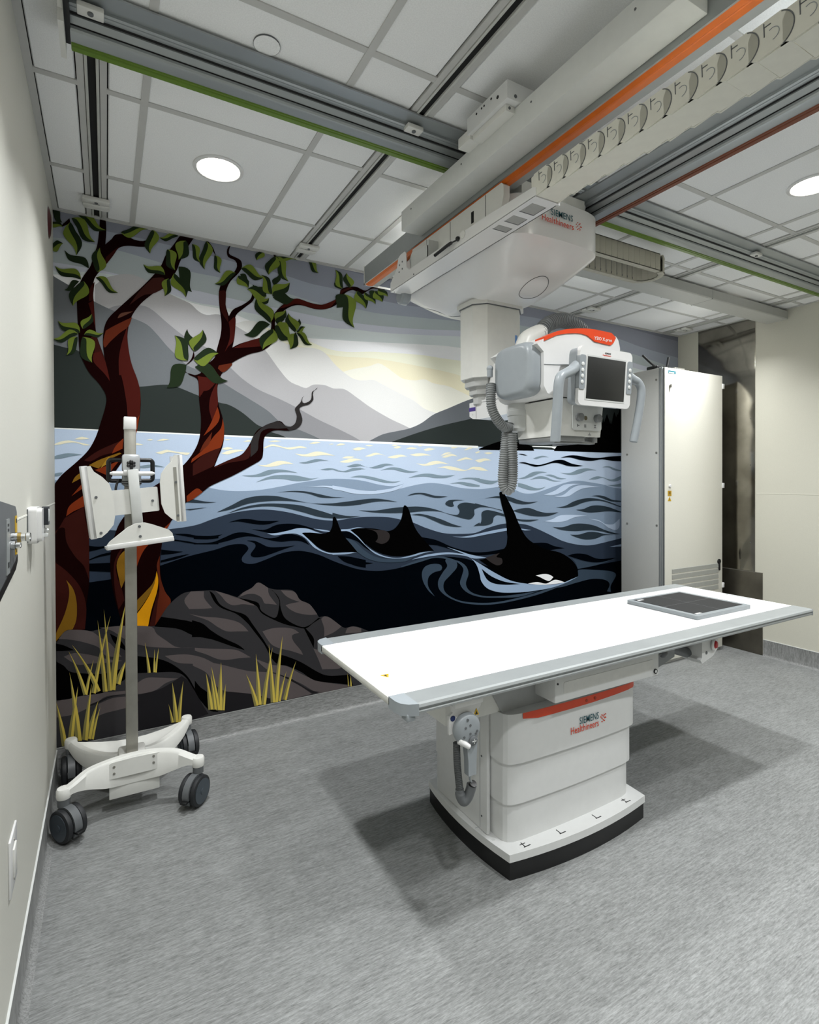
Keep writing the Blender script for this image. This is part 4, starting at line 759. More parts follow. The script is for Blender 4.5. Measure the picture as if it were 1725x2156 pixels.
grass|34|gr1|137,146! 143,234 148,321 153,394 156,439! 150,396 141,324 132,238 124,152!
grass|33|gr2|152,148! 161,207 171,267 180,316 187,346! 175,319 158,274 140,219 127,163!
grass|34|gr1|152,148! 161,207 171,267 180,316 187,346! 178,318 164,270 150,213 139,155!
grass|33|gr2|164,144! 172,193 181,243 189,284 195,308! 186,286 171,248 156,202 145,155!
grass|34|gr1|164,144! 172,193 181,243 189,284 195,308! 187,285 176,245 164,198 155,149!
grass|33|gr2|436,448! 430,499 421,550 413,593 408,619! 410,593 414,550 417,500 421,448!
grass|34|gr1|436,448! 430,499 421,550 413,593 408,619! 411,593 417,550 423,499 428,448!
grass|33|gr2|458,446! 458,484 457,523 457,555 456,574! 454,555 452,523 449,486 447,447!
grass|34|gr1|458,446! 458,484 457,523 457,555 456,574! 456,555 454,523 453,485 452,447!
grass|33|gr2|466,443! 469,483 472,523 475,556 476,576! 472,557 465,525 458,487 453,448!
grass|34|gr1|466,443! 469,483 472,523 475,556 476,576! 473,556 468,524 463,485 459,445!
grass|33|gr2|551,148! 545,181 537,214 529,241 524,258! 527,241 530,214 533,181 537,148!
grass|34|gr1|551,148! 545,181 537,214 529,241 524,258! 528,242 533,214 539,181 544,148!
grass|33|gr2|576,143! 569,213 560,283 550,341 544,376! 545,342 547,284 548,215 551,147!
grass|34|gr1|576,143! 569,213 560,283 550,341 544,376! 548,341 553,284 558,214 563,145!
grass|33|gr2|587,140! 591,209 595,278 599,336 602,371! 595,337 584,282 573,215 566,147!
grass|34|gr1|587,140! 591,209 595,278 599,336 602,371! 597,336 589,280 582,212 576,144!
grass|33|gr2|762,176! 754,242 742,307 731,362 723,394! 725,362 729,308 731,243 735,178!
grass|34|gr1|762,176! 754,242 742,307 731,362 723,394! 728,362 734,308 742,242 749,177!
grass|33|gr2|782,171! 775,235 765,299 756,352 750,384! 751,353 753,300 755,237 758,174!
grass|34|gr1|782,171! 775,235 765,299 756,352 750,384! 753,352 759,299 765,236 770,173!
grass|33|gr2|800,165! 790,243 775,322 762,386 753,426! 757,387 763,322 770,244 777,167!
grass|34|gr1|800,165! 790,243 775,322 762,386 753,426! 759,387 769,322 779,244 789,166!
grass|33|gr2|813,160! 813,244 811,328 809,400 807,442! 802,401 794,333 786,250 781,168!
grass|34|gr1|813,160! 813,244 811,328 809,400 807,442! 805,400 802,331 799,248 797,164!
grass|33|gr2|825,157! 828,203 830,250 831,289 833,312! 828,290 820,253 811,208 806,163!
grass|34|gr1|825,157! 828,203 830,250 831,289 833,312! 829,290 824,252 819,206 816,160!
grass|33|gr2|1024,146! 1007,207 985,267 963,318 949,348! 958,317 972,265 985,204 998,143!
grass|34|gr1|1024,146! 1007,207 985,267 963,318 949,348! 961,317 978,266 996,205 1011,144!
grass|33|gr2|1040,145! 1034,239 1024,334 1014,413 1008,460! 1008,413 1009,336 1009,243 1010,149!
grass|34|gr1|1040,145! 1034,239 1024,334 1014,413 1008,460! 1011,413 1015,335 1021,241 1025,147!
grass|33|gr2|1066,136! 1077,240 1089,344 1101,430 1109,482! 1095,432 1075,348 1053,248 1037,147!
grass|34|gr1|1066,136! 1077,240 1089,344 1101,430 1109,482! 1098,431 1081,346 1065,244 1052,142!
grass|33|gr2|1125,143! 1116,252 1105,361 1093,452 1086,506! 1088,452 1090,362 1093,254 1096,146!
grass|34|gr1|1125,143! 1116,252 1105,361 1093,452 1086,506! 1090,452 1097,362 1104,253 1110,144!
grass|33|gr2|1141,138! 1149,260 1158,382 1166,483 1171,544! 1159,484 1141,386 1123,267 1110,148!
grass|34|gr1|1141,138! 1149,260 1158,382 1166,483 1171,544! 1162,484 1149,384 1135,264 1125,143!
grass|33|gr2|1156,141! 1167,195 1177,250 1188,295 1195,322! 1184,296 1167,254 1149,203 1136,150!
grass|34|gr1|1156,141! 1167,195 1177,250 1188,295 1195,322! 1186,296 1172,252 1157,199 1146,146!
grass|33|gr2|1194,138! 1210,209 1228,280 1245,339 1257,374! 1240,341 1215,286 1190,219 1170,151!
grass|34|gr1|1194,138! 1210,209 1228,280 1245,339 1257,374! 1243,340 1221,283 1200,214 1182,145!
grass|33|gr2|1611,146! 1609,173 1606,200 1603,223 1601,237! 1602,224 1602,201 1603,174 1603,148!
grass|34|gr1|1611,146! 1609,173 1606,200 1603,223 1601,237! 1602,223 1603,201 1605,174 1607,147!
grass|33|gr2|1631,142! 1630,164 1627,185 1625,203 1623,214! 1622,203 1620,186 1618,166 1618,145!
grass|34|gr1|1631,142! 1630,164 1627,185 1625,203 1623,214! 1623,204 1623,186 1624,165 1624,144!
'''
PAL=dict(yel='#ece6ca',pyel='#eeeeda',white='#eeeff2',s4='#d0d8da',s3='#c1c5d2',s2='#a9b2b6',s1='#989eab',s0='#858894',s00='#757783',
 mA='#ecebe0',mB='#dededd',mC='#b2b1b4',mD='#909094',mE='#6d7175',mF='#2d3331',mG='#64686d',mH='#2a302f',blk='#040404',
 sea='#bccce2',foamw='#f2f4f3',mid='#8799af',navy='#2b3544',deep='#03060b',cream='#ece7cd',grey='#7d909d',dark='#2b363f',teal='#384655',foam='#94a9c3',
 sad='#2c2828',bark='#160606',red='#42130d',rust='#742c11',rust2='#582312',br2='#5a3a2e',red2='#33100b',br1='#3b1c18',och='#7d5a18',gold2='#9a7624',twig='#2b2828',gold='#d9940f',
 ld='#1f2b1a',ll='#69792f',rock='#333234',rl='#564f4f',rd='#201f21',gr2='#7d7646',gr1='#c0ab4d')
PM={}
mural=thing('mural','printed wall mural of twisted trees, mountains and orcas in a stylised sea','mural',(2.5,YB,1.5))
parts={}
def mural_shape(pts):
    n=len(pts); P=[Vector((x/1000,z/1000)) for x,z,c in pts]; out=[]
    for i in range(n):
        p1,p2=P[i],P[(i+1)%n]; c1,c2=pts[i][2],pts[(i+1)%n][2]
        L=(p2-p1).length
        if c1 and c2: out.append(p1); continue
        p0=P[i-1] if not c1 else p1*2-p2; p3=P[(i+2)%n] if not c2 else p2*2-p1
        if c1: p0=p1+(p1-p2)*.5
        if c2: p3=p2+(p2-p1)*.5
        # centripetal-ish: clamp neighbours to keep short segments tame
        d0=(p1-p0); d3=(p3-p2)
        if d0.length>2*L: p0=p1-d0*(2*L/d0.length)
        if d3.length>2*L: p3=p2+d3*(2*L/d3.length)
        k=max(2,min(7,int(L/.018)+1))
        for j in range(k):
            t=j/k; out.append(.5*((2*p1)+(p2-p0)*t+(2*p0-5*p1+4*p2-p3)*t*t+(3*p1-p0-3*p2+p3)*t**3))
    q=[]
    for p in out:
        v=(min(XR-.001,max(.001,p.x)),min(H-.004,max(.140,p.y)))
        if not q or (abs(v[0]-q[-1][0])+abs(v[1]-q[-1][1]))>1e-4: q.append(v)
    return q
ALLS=[]
for ln in MURAL.strip().split('\n'):
    part,layer,col,t=ln.split('|')
    pts=[]
    for w in t.split():
        c=w.endswith('!'); x,z=w.rstrip('!').split(','); pts.append((int(x),int(z),c))
    ALLS.append((int(layer),len(ALLS),part,col,mural_shape(pts)))
for k,(l,i,part,c,q) in enumerate(sorted(ALLS,key=lambda a:a[:2])): parts.setdefault(part,[]).append((k,c,q))
for part,sh in parts.items():
    cols=[]; 
    for _,c,_ in sh:
        if c not in cols: cols.append(c)
    g=G()
    for l,c,q in sh:
        if len(q)<3: continue
        y=YB-.0006-l*.00002; mi=cols.index(c)
        vs,_,fs,_,_,_=delaunay_2d_cdt([Vector(p) for p in q],[],[list(range(len(q)))],1,1e-6)
        bv=[g.bm.verts.new((v.x,y,v.y)) for v in vs]
        for f in fs:
            try: g.bm.faces.new([bv[k] for k in f]).material_index=mi
            except ValueError: pass
    g.bm.normal_update()
    for f in g.bm.faces:
        if f.normal.y>0: f.normal_flip()
    for c in cols:
        if c not in PM: PM[c]=mat('mural_'+c,PAL[c],.75,var=.03,scale=300,spec=.0 if c in('blk','deep','rd','rock','bark') else .06)
    obj('mural_'+part if part!='orca' else 'mural_orcas',g,[PM[c] for c in cols],mural)['kind']='stuff'

# ================================================================ CEILING RAIL (runs left to right)
rail=thing('ceiling_rail','long silver overhead rail with green strip, spanning from the left wall to the right','rail',(.14,1.82,2.78))
PROF=[(1.748,2.877),(1.748,2.871),(1.808,2.871),(1.808,2.862),(1.815,2.8595),(1.822,2.861),(1.829,2.8585),(1.836,2.8595),(1.838,2.866),(1.848,2.866),(1.848,2.856),(1.862,2.841),(1.870,2.8405),(1.870,2.8375),(1.862,2.837),(1.862,2.829),(1.866,2.823),(1.874,2.820),(1.942,2.820),(1.942,2.877)]
obj('rail_profile',G().prism(PROF,'yz',.145,5.06),alu2,rail,30)
obj('groove',G().box(.145,5.06,1.8605,1.868,2.8372,2.8403).box(.145,5.06,1.8375,1.8485,2.8605,2.8665),void,rail)
obj('green_strip',G().prism([(1.908,2.8205),(1.910,2.816),(1.917,2.817),(1.919,2.8185),(1.921,2.815),(1.940,2.815),(1.9425,2.8205)],'yz',.146,5.06),green,rail,20)
g=G().prism([(1.735,2.876),(1.735,2.85),(1.80,2.83),(1.80,2.795),(1.955,2.795),(1.955,2.876)],'yz',.118,.132,.006)
ep=obj('end_plate',g,whitem,rail)
obj('end_slot',G().box(.116,.119,1.87,1.91,2.825,2.86),greyd,ep)
obj('end_gap',G().box(.132,.146,1.755,1.930,2.826,2.872),black,rail)
for x in (.198,1.27,2.46,3.653,4.86):
    c=obj('rail_clamp',G().box(x-.034,x+.034,1.785,1.824,2.846,2.862,.003),whitem,rail)
    obj('bolt',G().cyl((x,1.803,2.842),(x,1.803,2.848),.008,seg=12),greyd,c)

# ================================================================ BRIDGE
br=thing('overhead_bridge','overhead bridge of two parallel beams with orange strips carrying the tube unit','bridge',(1.875,1.8,2.66))
Y0,Y1=-1.3,2.90
bl=[(1.565,2.76),(1.565,2.66),(1.655,2.66),(1.655,2.670),(1.606,2.676),(1.602,2.690),(1.602,2.738),(1.655,2.748),(1.655,2.76)]
lb=obj('left_beam',G().prism(bl,'xz',Y0,Y1),mat('beam_grey','#9da1a0',.45,.4,var=.03),br,30)
obj('orange_strip',G().prism([(1.571,2.6605),(1.583,2.651),(1.586,2.6525),(1.590,2.6512),(1.617,2.6555),(1.620,2.661)],'xz',Y0,Y1),orange,lb,20)
rbo=obj('right_beam',G().prism([(2.187-(1.942-a),b-.160) for a,b in PROF],'xz',Y0,Y1),alu2,br,30)
obj('brown_strip',G().prism([(2.152,2.6605),(2.154,2.656),(2.162,2.657),(2.164,2.6585),(2.166,2.655),(2.184,2.655),(2.1865,2.6605)],'xz',Y0,Y1),brown,rbo,20)
obj('groove',G().box(2.1055,2.113,Y0,Y1,2.6772,2.6803).box(2.0825,2.0935,Y0,Y1,2.7005,2.7065),void,rbo)
obj('cable_duct',G().box(1.455,1.5645,.82,2.245,2.680,2.773,.003),duct_m,br)
e=obj('duct_end',G().box(1.47,1.545,2.245,2.262,2.70,2.768,.002),galv,br)
obj('end_frame',G().box(1.562,2.19,2.90,2.904,2.652,2.662).box(1.562,1.567,2.90,2.904,2.652,2.765).box(2.184,2.19,2.90,2.904,2.652,2.765),whitem,br)
g=G().box(1.40,1.56,1.405,1.635,2.775,2.838,.003)
mb=obj('drive_box',g,white,br)
g=G()
for y,z,r in ((1.49,2.822,.004),(1.53,2.822,.0035),(1.545,2.822,.0035),(1.575,2.820,.004),(1.455,2.806,.006)): g.cyl((1.3985,y,z),(1.402,y,z),r,seg=10)
obj('hole',g,black,mb)
obj('drive_flange',G().box(1.415,1.56,1.43,1.62,2.752,2.775,.002).box(1.405,1.56,1.625,1.70,2.76,2.80,.003),whitem,mb)
obj('bolt',G().cyl((1.43,1.428,2.764),(1.43,1.433,2.764),.005,seg=10).cyl((1.435,1.403,2.79),(1.435,1.407,2.79),.006,seg=10),greyd,mb)
for y in (1.80,1.895):
    obj('trolley_block',G().box(1.60,1.66,y-.03,y+.03,2.76,2.8145,.002).box(2.12,2.18,y-.03,y+.03,2.717,2.8145,.002),greyd,br)
obj('cross_bar',G().box(1.66,2.11,-1.0,-.94,2.69,2.74),alu2,br)
g=G()
for y in (.95,1.35,1.75,2.15): g.cyl((1.4535,y,2.745),(1.456,y,2.745),.0035,seg=8)
obj('duct_screw',g,greyd,br)

# ================================================================ X-RAY TUBE UNIT
tu=thing('xray_tube_unit','white ceiling-hung x-ray tube unit with telescopic column, display and collimator','x-ray unit',(1.88,2.11,2.35))
XC,YC,AX,AY=1.882,2.115,.283,.465
def domez(s): return 2.338+(2.484-2.338)*max(0,(s-.46)/.54)**1.25
g=G(); rings=[]
def so(s,z,n=6): return [(x,y-(.028*(1-((x-XC)/AX)**2) if y<YC else 0)*s,z) for x,y in sellipse(XC,YC,AX*s,AY*s,n,64)]
for s in (.2,.34,.44,.5,.56,.62,.68,.74,.8,.86,.92,.965,1.0): rings.append(so(s,domez(s),3+3.2*s))
rings.append(so(1.0,2.49,6.2)); rings.append(so(1.0,2.642,6.2)); rings.append(so(.985,2.648,6.2))
g.loft(rings); bvh=BVHTree.FromBMesh(g.bm)
hs=obj('carriage_housing',g,whitew,tu,24)
obj('carriage_top',G().prism([(1.69,2.646),(2.045,2.646),(2.045,2.708),(1.69,2.708)],'xz',1.665,2.54,.008),whitem,hs)
obj('roller',G().cyl((2.046,1.69,2.688),(2.062,1.69,2.688),.019,bev=.004).cyl((2.046,2.49,2.688),(2.062,2.49,2.688),.019,bev=.004),pgrey,hs)
def onDome(x,y): return bvh.ray_cast(Vector((x,y,2.0)),Vector((0,0,1)))[0]
pts=[onDome(1.908+.062*math.cos(a),1.835+.068*math.sin(a))+Vector((0,0,-.0004)) for a in [2*math.pi*k/40 for k in range(40)]]
obj('inspection_cover',G().tube(pts,.0016,6,n=1,loop=True),greyd,hs)
pts=[onDome(x,y)+Vector((0,0,-.0004)) for x,y in ((1.70,2.47),(1.705,2.40),(1.715,2.36),(1.735,2.33),(1.775,2.30),(1.80,2.28),(1.815,2.255))]
obj('cover_seam',G().tube(pts,.0014,6,n=6),greyd,hs)
lg=text('logo','SIEMENS',.036,logo_t,(1.803,1.6185,2.575),(1,0,-.02),(0,0,1),hs,bold=.002,width=.122)
text('logo','Healthineers',.036,logo_o,(1.752,1.6185,2.543),(1,0,-.02),(0,0,1),hs,bold=.002,width=.176)
g=G()
for k,(dx,dz) in enumerate(((0,0),(.008,.008),(.016,0),(.008,-.008),(0,.014),(0,-.014),(.014,.0125),(.014,-.0125),(.022,.0),(-.008,.006),(-.008,-.006))): g.cyl((1.961+dx,1.6245,2.566+dz),(1.961+dx,1.6275,2.566+dz),.0022,seg=8)
obj('logo_dots',g,logo_o,hs)
# upper side panel with slots, and the chain trough
g=G().prism([(1.645,2.56),(1.632,2.60),(1.632,2.640),(1.645,2.653),(2.34,2.653),(2.34,2.56)],'yz',1.570,1.60,.004)
sp=obj('side_panel',g,whitem,tu)
obj('panel_slot',G().box(1.5685,1.5705,1.825,1.842,2.575,2.622).box(1.569,1.5705,1.744,1.746,2.56,2.650).box(1.569,1.5705,2.00,2.002,2.56,2.650).box(1.569,1.5705,2.20,2.202,2.56,2.650),void,sp)
g=G()
g.prism([(1.370,2.457),(1.370,2.4845),(1.3836,2.492),(1.660,2.505),(2.2414,2.5057),(2.2645,2.526),(2.271,2.598),(2.283,2.607),(2.3244,2.607),(2.3475,2.598),(2.3613,2.552),(2.412,2.515),(2.4315,2.501),(2.4315,2.457)],'yz',1.4935,1.4973)
g.box(1.4935,1.6006,1.3725,2.4315,2.455,2.459).box(1.597,1.6006,1.3836,2.4315,2.455,2.490)
tr=obj('chain_trough',g,whitew,tu)
for y0,y1 in ((1.411,1.476),(1.508,1.559),(1.591,1.628)):
    obj('trough_window',G().box(1.514,1.5766,y0,y1,2.4543,2.4553),mat('window_grey','#9b9c98',.6),tr)
    obj('window_edge',G().box(1.512,1.5785,y1-.004,y1,2.4538,2.4548).box(1.5757,1.5785,y0,y1,2.4538,2.4548),greyd,tr)
g=G()
for y,z in ((2.306,2.566),(2.334,2.559),(2.306,2.532),(2.338,2.526)): g.cyl((1.4920,y,z),(1.4945,y,z),.0045,seg=10)
for x,y in ((1.5074,2.4166),(1.5858,2.4166)): g.cyl((x,y,2.4535),(x,y,2.456),.004,seg=8)
g.cyl((1.4920,2.195,2.468),(1.4945,2.195,2.468),.004,seg=8).cyl((1.4920,1.891,2.487),(1.4945,1.891,2.487),.004,seg=8)
obj('screw',g,greyd,tr)
obj('end_guard',G().prism([(2.103,2.5075),(2.103,2.575),(2.25,2.598),(2.278,2.57),(2.2645,2.5075)],'yz',1.517,1.529,.003).box(1.517,1.575,2.10,2.112,2.51,2.60),pgrey,tr)
obj('cable_tie',G().tube([(1.4905,1.831,2.487),(1.479,1.872,2.483),(1.470,1.919,2.473),(1.466,1.965,2.467)],.007,10,rf=lambda t:.45 if t<.22 else 1).sphere((1.4895,1.826,2.489),.010),black,tr)
obj('trough_cap',G().cyl((1.4900,1.794,2.4945),(1.4935,1.794,2.4945),.0165,seg=24),whitem,tr)
obj('trough_clip',G().box(1.6025,1.610,1.376,1.3836,2.455,2.469),whitew,tr)
obj('hanger_bracket',G().box(1.575,1.60,1.72,1.76,2.459,2.58).box(1.575,1.60,2.2,2.24,2.459,2.58),whitem,tr)
obj('rear_boot',G().cyl((1.549,2.445,2.450),(1.604,2.445,2.450),.041,bev=.01),grey,tu)
# telescopic column
def octo(x0,x1,y0,y1,c): return [(x0+c,y0),(x1-c,y0),(x1,y0+c),(x1,y1-c),(x1-c,y1),(x0+c,y1),(x0,y1-c),(x0,y0+c)]
for k,(x0,x1,y0,y1,za,zb,c) in enumerate(((1.735,2.025,2.012,2.21,1.985,2.36,.05),(1.752,2.008,2.028,2.195,1.948,2.0,.045),(1.772,1.99,2.042,2.18,1.912,1.96,.04),(1.788,1.975,2.055,2.165,1.868,1.92,.035))):
    obj('column_section',G().prism(octo(x0,x1,y0,y1,c),'xy',za,zb,.002),whitem if k==0 else mat('section_grey','#b3b4b2',.45),tu,25)
obj('column_collar',G().prism(octo(1.722,2.038,1.999,2.223,.052),'xy',2.326,2.345,.003),whitem,tu,25)
obj('collar_gap',G().prism(octo(1.730,2.030,2.007,2.215,.052),'xy',2.322,2.3265),greyd,tu)
obj('blue_tag',G().box(1.951,1.964,2.0105,2.0125,2.146,2.198),blue,tu)
# arm
g=G().prism([(1.985,2.04),(1.93,2.035),(1.90,1.885),(1.72,1.872),(1.72,1.80),(2.10,1.795),(2.15,1.80),(2.178,1.815),(2.178,1.880),(2.052,1.884),(2.044,1.90)],'yz',1.80,1.955,.004)
ar=obj('support_arm',g,whitew,tu)
obj('purple_tag',G().box(1.7985,1.8003,2.128,2.1785,1.8385,1.857),purple,ar)
obj('arm_seam',G().box(1.7985,1.8002,2.1225,2.1235,1.80,1.88).box(1.7985,1.8002,1.90,2.12,1.8735,1.8745),greyd,ar)
g=G()
for y,z in ((2.15,1.822),(2.035,1.848)): g.cyl((1.798,y,z),(1.801,y,z),.004,seg=10)
obj('screw',g,pgrey,ar)
obj('swivel_joint',G().cyl((1.80,1.80,1.71),(1.80,1.80,1.86),.055,bev=.012,seg=32).cyl((1.80,1.80,1.775),(1.80,1.80,1.80),.058,bev=.003,seg=32),pgrey,tu)
# tube housing
def capring(x,k): return [(x,y,z) for y,z in sellipse(1.682,1.938,.115*k,.107*k,4.5,40)]
g=G().loft([capring(1.642,.78),capring(1.644,.85),capring(1.649,.91),capring(1.657,.96),capring(1.667,.99),capring(1.68,1.0),capring(1.705,1.0)])
obj('end_cap',g,grey,tu,50)
g=G().loft([capring(2.205,.72),capring(2.20,.82),capring(2.185,.93),capring(2.16,1.0),capring(2.10,1.0)])
obj('end_cap',g,grey,tu,50)
arch=[(1.700,1.995),(1.665,2.022),(1.711,2.052),(1.765,2.077),(1.817,2.091),(1.87,2.102),(1.921,2.108),(1.975,2.111),(2.029,2.110),(2.075,2.109),(2.108,2.104),(2.122,2.09),(2.132,2.06),(2.135,1.87),(2.125,1.845),(2.10,1.835),(1.745,1.828),(1.718,1.838),(1.700,1.865)]
g=G().prism(arch,'xz',1.552,1.84,.022,seg=3)
hd=obj('tube_housing',g,whitew,tu,45)
ob=[(1.700,2.036),(1.765,2.066),(1.817,2.079),(1.87,2.087),(1.90,2.089),(1.931,2.086),(1.955,2.076),(1.975,2.066),(2.07,2.062),(2.088,2.075),(2.103,2.098),(2.075,2.1145),(2.029,2.1155),(1.975,2.116),(1.921,2.113),(1.87,2.106),(1.817,2.096),(1.765,2.081),(1.700,2.051)]
obj('orange_band',G().prism(ob,'xz',1.5475,1.60),ored,hd,45)
text('housing_label','YSIO X.pree',.019,whitew,(1.972,1.5471,2.0745),(1,0,.02),(0,0,1),hd,bold=.012)
obj('housing_seam',G().tube([(1.700,1.5505,1.947),(1.76,1.5505,1.951),(1.83,1.5505,1.958),(1.90,1.5505,1.962)],.0012,6),grey,hd)
obj('hose_elbow',G().tube([(1.79,1.78,2.05),(1.815,1.78,2.105),(1.86,1.78,2.135),(1.905,1.78,2.155)],.038,20,rf=lambda t:1-.12*t),whitem,hd,60)
obj('top_hose',G().hose([(1.89,1.78,2.145),(1.94,1.78,2.190),(2.01,1.78,2.217),(2.08,1.78,2.217),(2.15,1.78,2.190),(2.20,1.78,2.14),(2.225,1.78,2.05)],.034,.0105),hose_d,tu,60)
obj('cap_lug',G().sphere((1.625,1.79,1.965),.014).cyl((1.625,1.79,1.93),(1.625,1.79,1.965),.012),grey,tu)
obj('side_hose',G().hose([(1.632,1.79,1.90),(1.626,1.785,1.86),(1.628,1.785,1.81),(1.65,1.785,1.765),(1.69,1.785,1.728),(1.73,1.785,1.72)],.0215,.0085),hose_m,tu,60)
obj('loop_hose',G().hose([(1.728,1.80,1.745),(1.718,1.80,1.66),(1.708,1.80,1.58),(1.702,1.80,1.51),(1.707,1.797,1.468),(1.722,1.787,1.458),(1.733,1.78,1.49),(1.735,1.778,1.56),(1.733,1.778,1.62),(1.731,1.78,1.70)],.0235,.0095),hose_m,tu,60)
# collimator
g=G().loft([[(1.786,1.55,1.676),(2.008,1.55,1.676),(2.008,1.80,1.676),(1.786,1.80,1.676)],[(1.780,1.545,1.822),(2.022,1.545,1.822),(2.022,1.815,1.822),(1.780,1.815,1.822)]],bev=.004)
co=obj('collimator',g,whitem,tu)
obj('collimator_neck',G().box(1.80,2.0,1.58,1.79,1.818,1.836),black,co)
obj('front_panel',G().prism(rrect(1.842,2.006,1.70,1.80,.012),'xz',1.541,1.5455,.001),pgrey,co)
for x,r in ((1.873,.0165),(1.976,.0165)):
    obj('knob',G().cyl((x,1.5435,1.7505),(x,1.522,1.7505),r,bev=.002,seg=28),mat('knob_grey','#7c7e7f',.4),co)
obj('push_button',G().cyl((1.914,1.5435,1.7495),(1.914,1.5375,1.7495),.009,bev=.002),mat('button_olive','#6b6349',.4),co)
g=G().box(1.866,1.869,1.540,1.542,1.712,1.724).box(1.870,1.878,1.540,1.542,1.717,1.720).box(1.906,1.917,1.540,1.542,1.712,1.714).box(1.906,1.917,1.540,1.542,1.716,1.719).box(1.906,1.917,1.540,1.542,1.721,1.723).box(1.962,1.974,1.540,1.542,1.712,1.714).box(1.967,1.969,1.540,1.542,1.713,1.722).box(1.962,1.974,1.540,1.542,1.722,1.724).box(1.936,1.951,1.5462,1.5475,1.682,1.684).box(1.943,1.944,1.5462,1.5475,1.685,1.692)
obj('panel_icon',g,greyd,co)
obj('accessory_rail',G().box(1.79,1.93,1.56,1.80,1.656,1.676,.002).box(1.80,2.0,1.57,1.60,1.648,1.658,.001).box(1.985,2.003,1.56,1.80,1.654,1.675,.001),mat('rail_grey','#8d8f8f',.4,.3),co)
obj('light_window',G().box(1.82,1.98,1.61,1.77,1.668,1.6775),screen_m,co)
# display, tilted a little so that its foot sits further back
mt=Matrix.Translation((1.937,1.46,1.899))@Matrix.Rotation(R(4),4,'X')@Matrix.Translation((-1.937,-1.46,-1.915))
dp=obj('display',G().prism(rrect(1.792,2.086,1.803,2.027,.022,6),'xz',1.460,1.478,.005,mtx=mt),whitew,tu)
obj('display_shell',G().prism(rrect(1.788,2.088,1.806,2.022,.025,6),'xz',1.476,1.512,.010,mtx=mt),grey,dp)
obj('screen',G().box(1.832,2.046,1.4582,1.4610,1.829,1.989,.0006,mtx=mt),screen_m,dp)
obj('screen_bezel',G().prism(rrect(1.826,2.052,1.823,1.995,.004,2),'xz',1.4590,1.4605,mtx=mt),pgrey,dp)
for xa,xb,xc in ((1.7905,1.8215,1.806),(2.0575,2.0875,2.072)):
    kp=obj('side_grip',G().prism(rrect(xa,xb,1.862,1.992,.008),'xz',1.4572,1.480,.002,mtx=mt),grey,dp)
    for k in range(4):
        z=1.957-k*.0225
        obj('button',G().sphere((xc,1.4570,z),.0078,sc=(1,.35,1),u=12,v=8)._join(bmesh.new(),0) if False else G().lathe([(.0078,0),(.0076,.0016),(.005,.0028),(0,.003)],mt@Vector((xc,1.4575,z)),(0,-1,0),16),pgrey,kp)
text('display_logo','SIEMENS',.0085,ink,mt@Vector((1.925,1.4597,2.007)),(1,0,0),mt.to_3x3()@Vector((0,0,1)),dp,bold=.02)
text('display_logo','Healthineers',.0085,logo_o,mt@Vector((1.913,1.4597,1.999)),(1,0,0),mt.to_3x3()@Vector((0,0,1)),dp,bold=.01)
obj('handle',G().tube([(1.80,1.480,1.936),(1.768,1.474,1.916),(1.728,1.466,1.899),(1.698,1.462,1.883),(1.688,1.462,1.855),(1.687,1.464,1.82),(1.686,1.470,1.73),(1.685,1.476,1.655),(1.685,1.477,1.642)],.0185,18,rf=lambda t:1.25-.25*min(1,t*4) if t<.97 else .8),grey,tu,60)
obj('handle',G().tube([(2.085,1.480,1.925),(2.112,1.474,1.912),(2.138,1.468,1.900),(2.152,1.464,1.875),(2.152,1.464,1.84),(2.145,1.468,1.78),(2.131,1.474,1.70),(2.124,1.477,1.666),(2.122,1.478,1.655)],.0165,18,rf=lambda t:1.25-.25*min(1,t*4) if t<.97 else .8),grey,tu,60)

# ================================================================ CABLE CHAINS AND TRAY
ch=thing('cable_chain','cream articulated cable chain lying along the overhead bridge, toward the viewer','cable chain',(1.66,1.4,2.54),'cable chains')
def link_mesh(pitch):
    """one chain link: two side plates with a round shoulder, a bottom cover and a top bar"""
    g=G(); h=.080
    for x in (-.052,.047):
        pl=[]
        for k in range(9):
            a=R(-70+140*k/8); pl.append((pitch*.5-.020+.037*math.cos(a)-.010,h/2+.039*math.sin(a)))
        pl+=[(-pitch*.5-.006,h-.004),(-pitch*.5-.016,h*.7),(-pitch*.5-.016,.012),(-pitch*.5,.0)]
        g.prism([(-a,b) for a,b in pl],'yz',x,x+.006,.0008)
    g.box(-.049,.044,-pitch/2+.0022,pitch/2-.0022,-.0006,.004).box(-.047,.042,-pitch/2,pitch/2,.004,.006)
    g.box(-.049,-.0465,-.005,pitch/2+.022,.004,h-.006).box(.0445,.047,-.005,pitch/2+.022,.004,h-.006)
    g.box(-.047,.047,-.010,.010,h-.006,h)
    return g
nl=24; pitch=.0705; proto=None
for k in range(nl):
    y=1.337-k*pitch; z=2.460-.048*math.sin(min(1,k/24)*math.pi/2)
    g=link_mesh(pitch)
    if proto is None:
        proto=obj('chain_link',g,chain_m,ch); me=proto.data
        me.transform(Matrix.Translation(ch.location)); o=proto
        d=obj('link_disc',G().tube([( -.0528,.013*math.cos(a),.038+.013*math.sin(a)) for a in [R(60+210*q/14) for q in range(15)]],.0008,5,n=1),grey,proto)
        d.data.transform(Matrix.Translation(ch.location))
        d2=obj('link_edge',G().tube([( -.0526,-(pitch*.5-.030+.037*math.cos(a)),.0375+.0385*math.sin(a)) for a in [R(-68+136*q/14) for q in range(15)]],.0013,5,n=1).box(-.0532,-.0518,.016,.018,.042,.072).box(-.0532,-.0518,.003,.018,.062,.064),greyd,proto)
        d2.data.transform(Matrix.Translation(ch.location))
    else:
        o=copy_tree(proto,ch)
    o.location=Vector((1.547,y,z))-ch.location; o.rotation_euler=(R(-2.6*math.cos(min(1,k/24)*math.pi/2)),0,0)
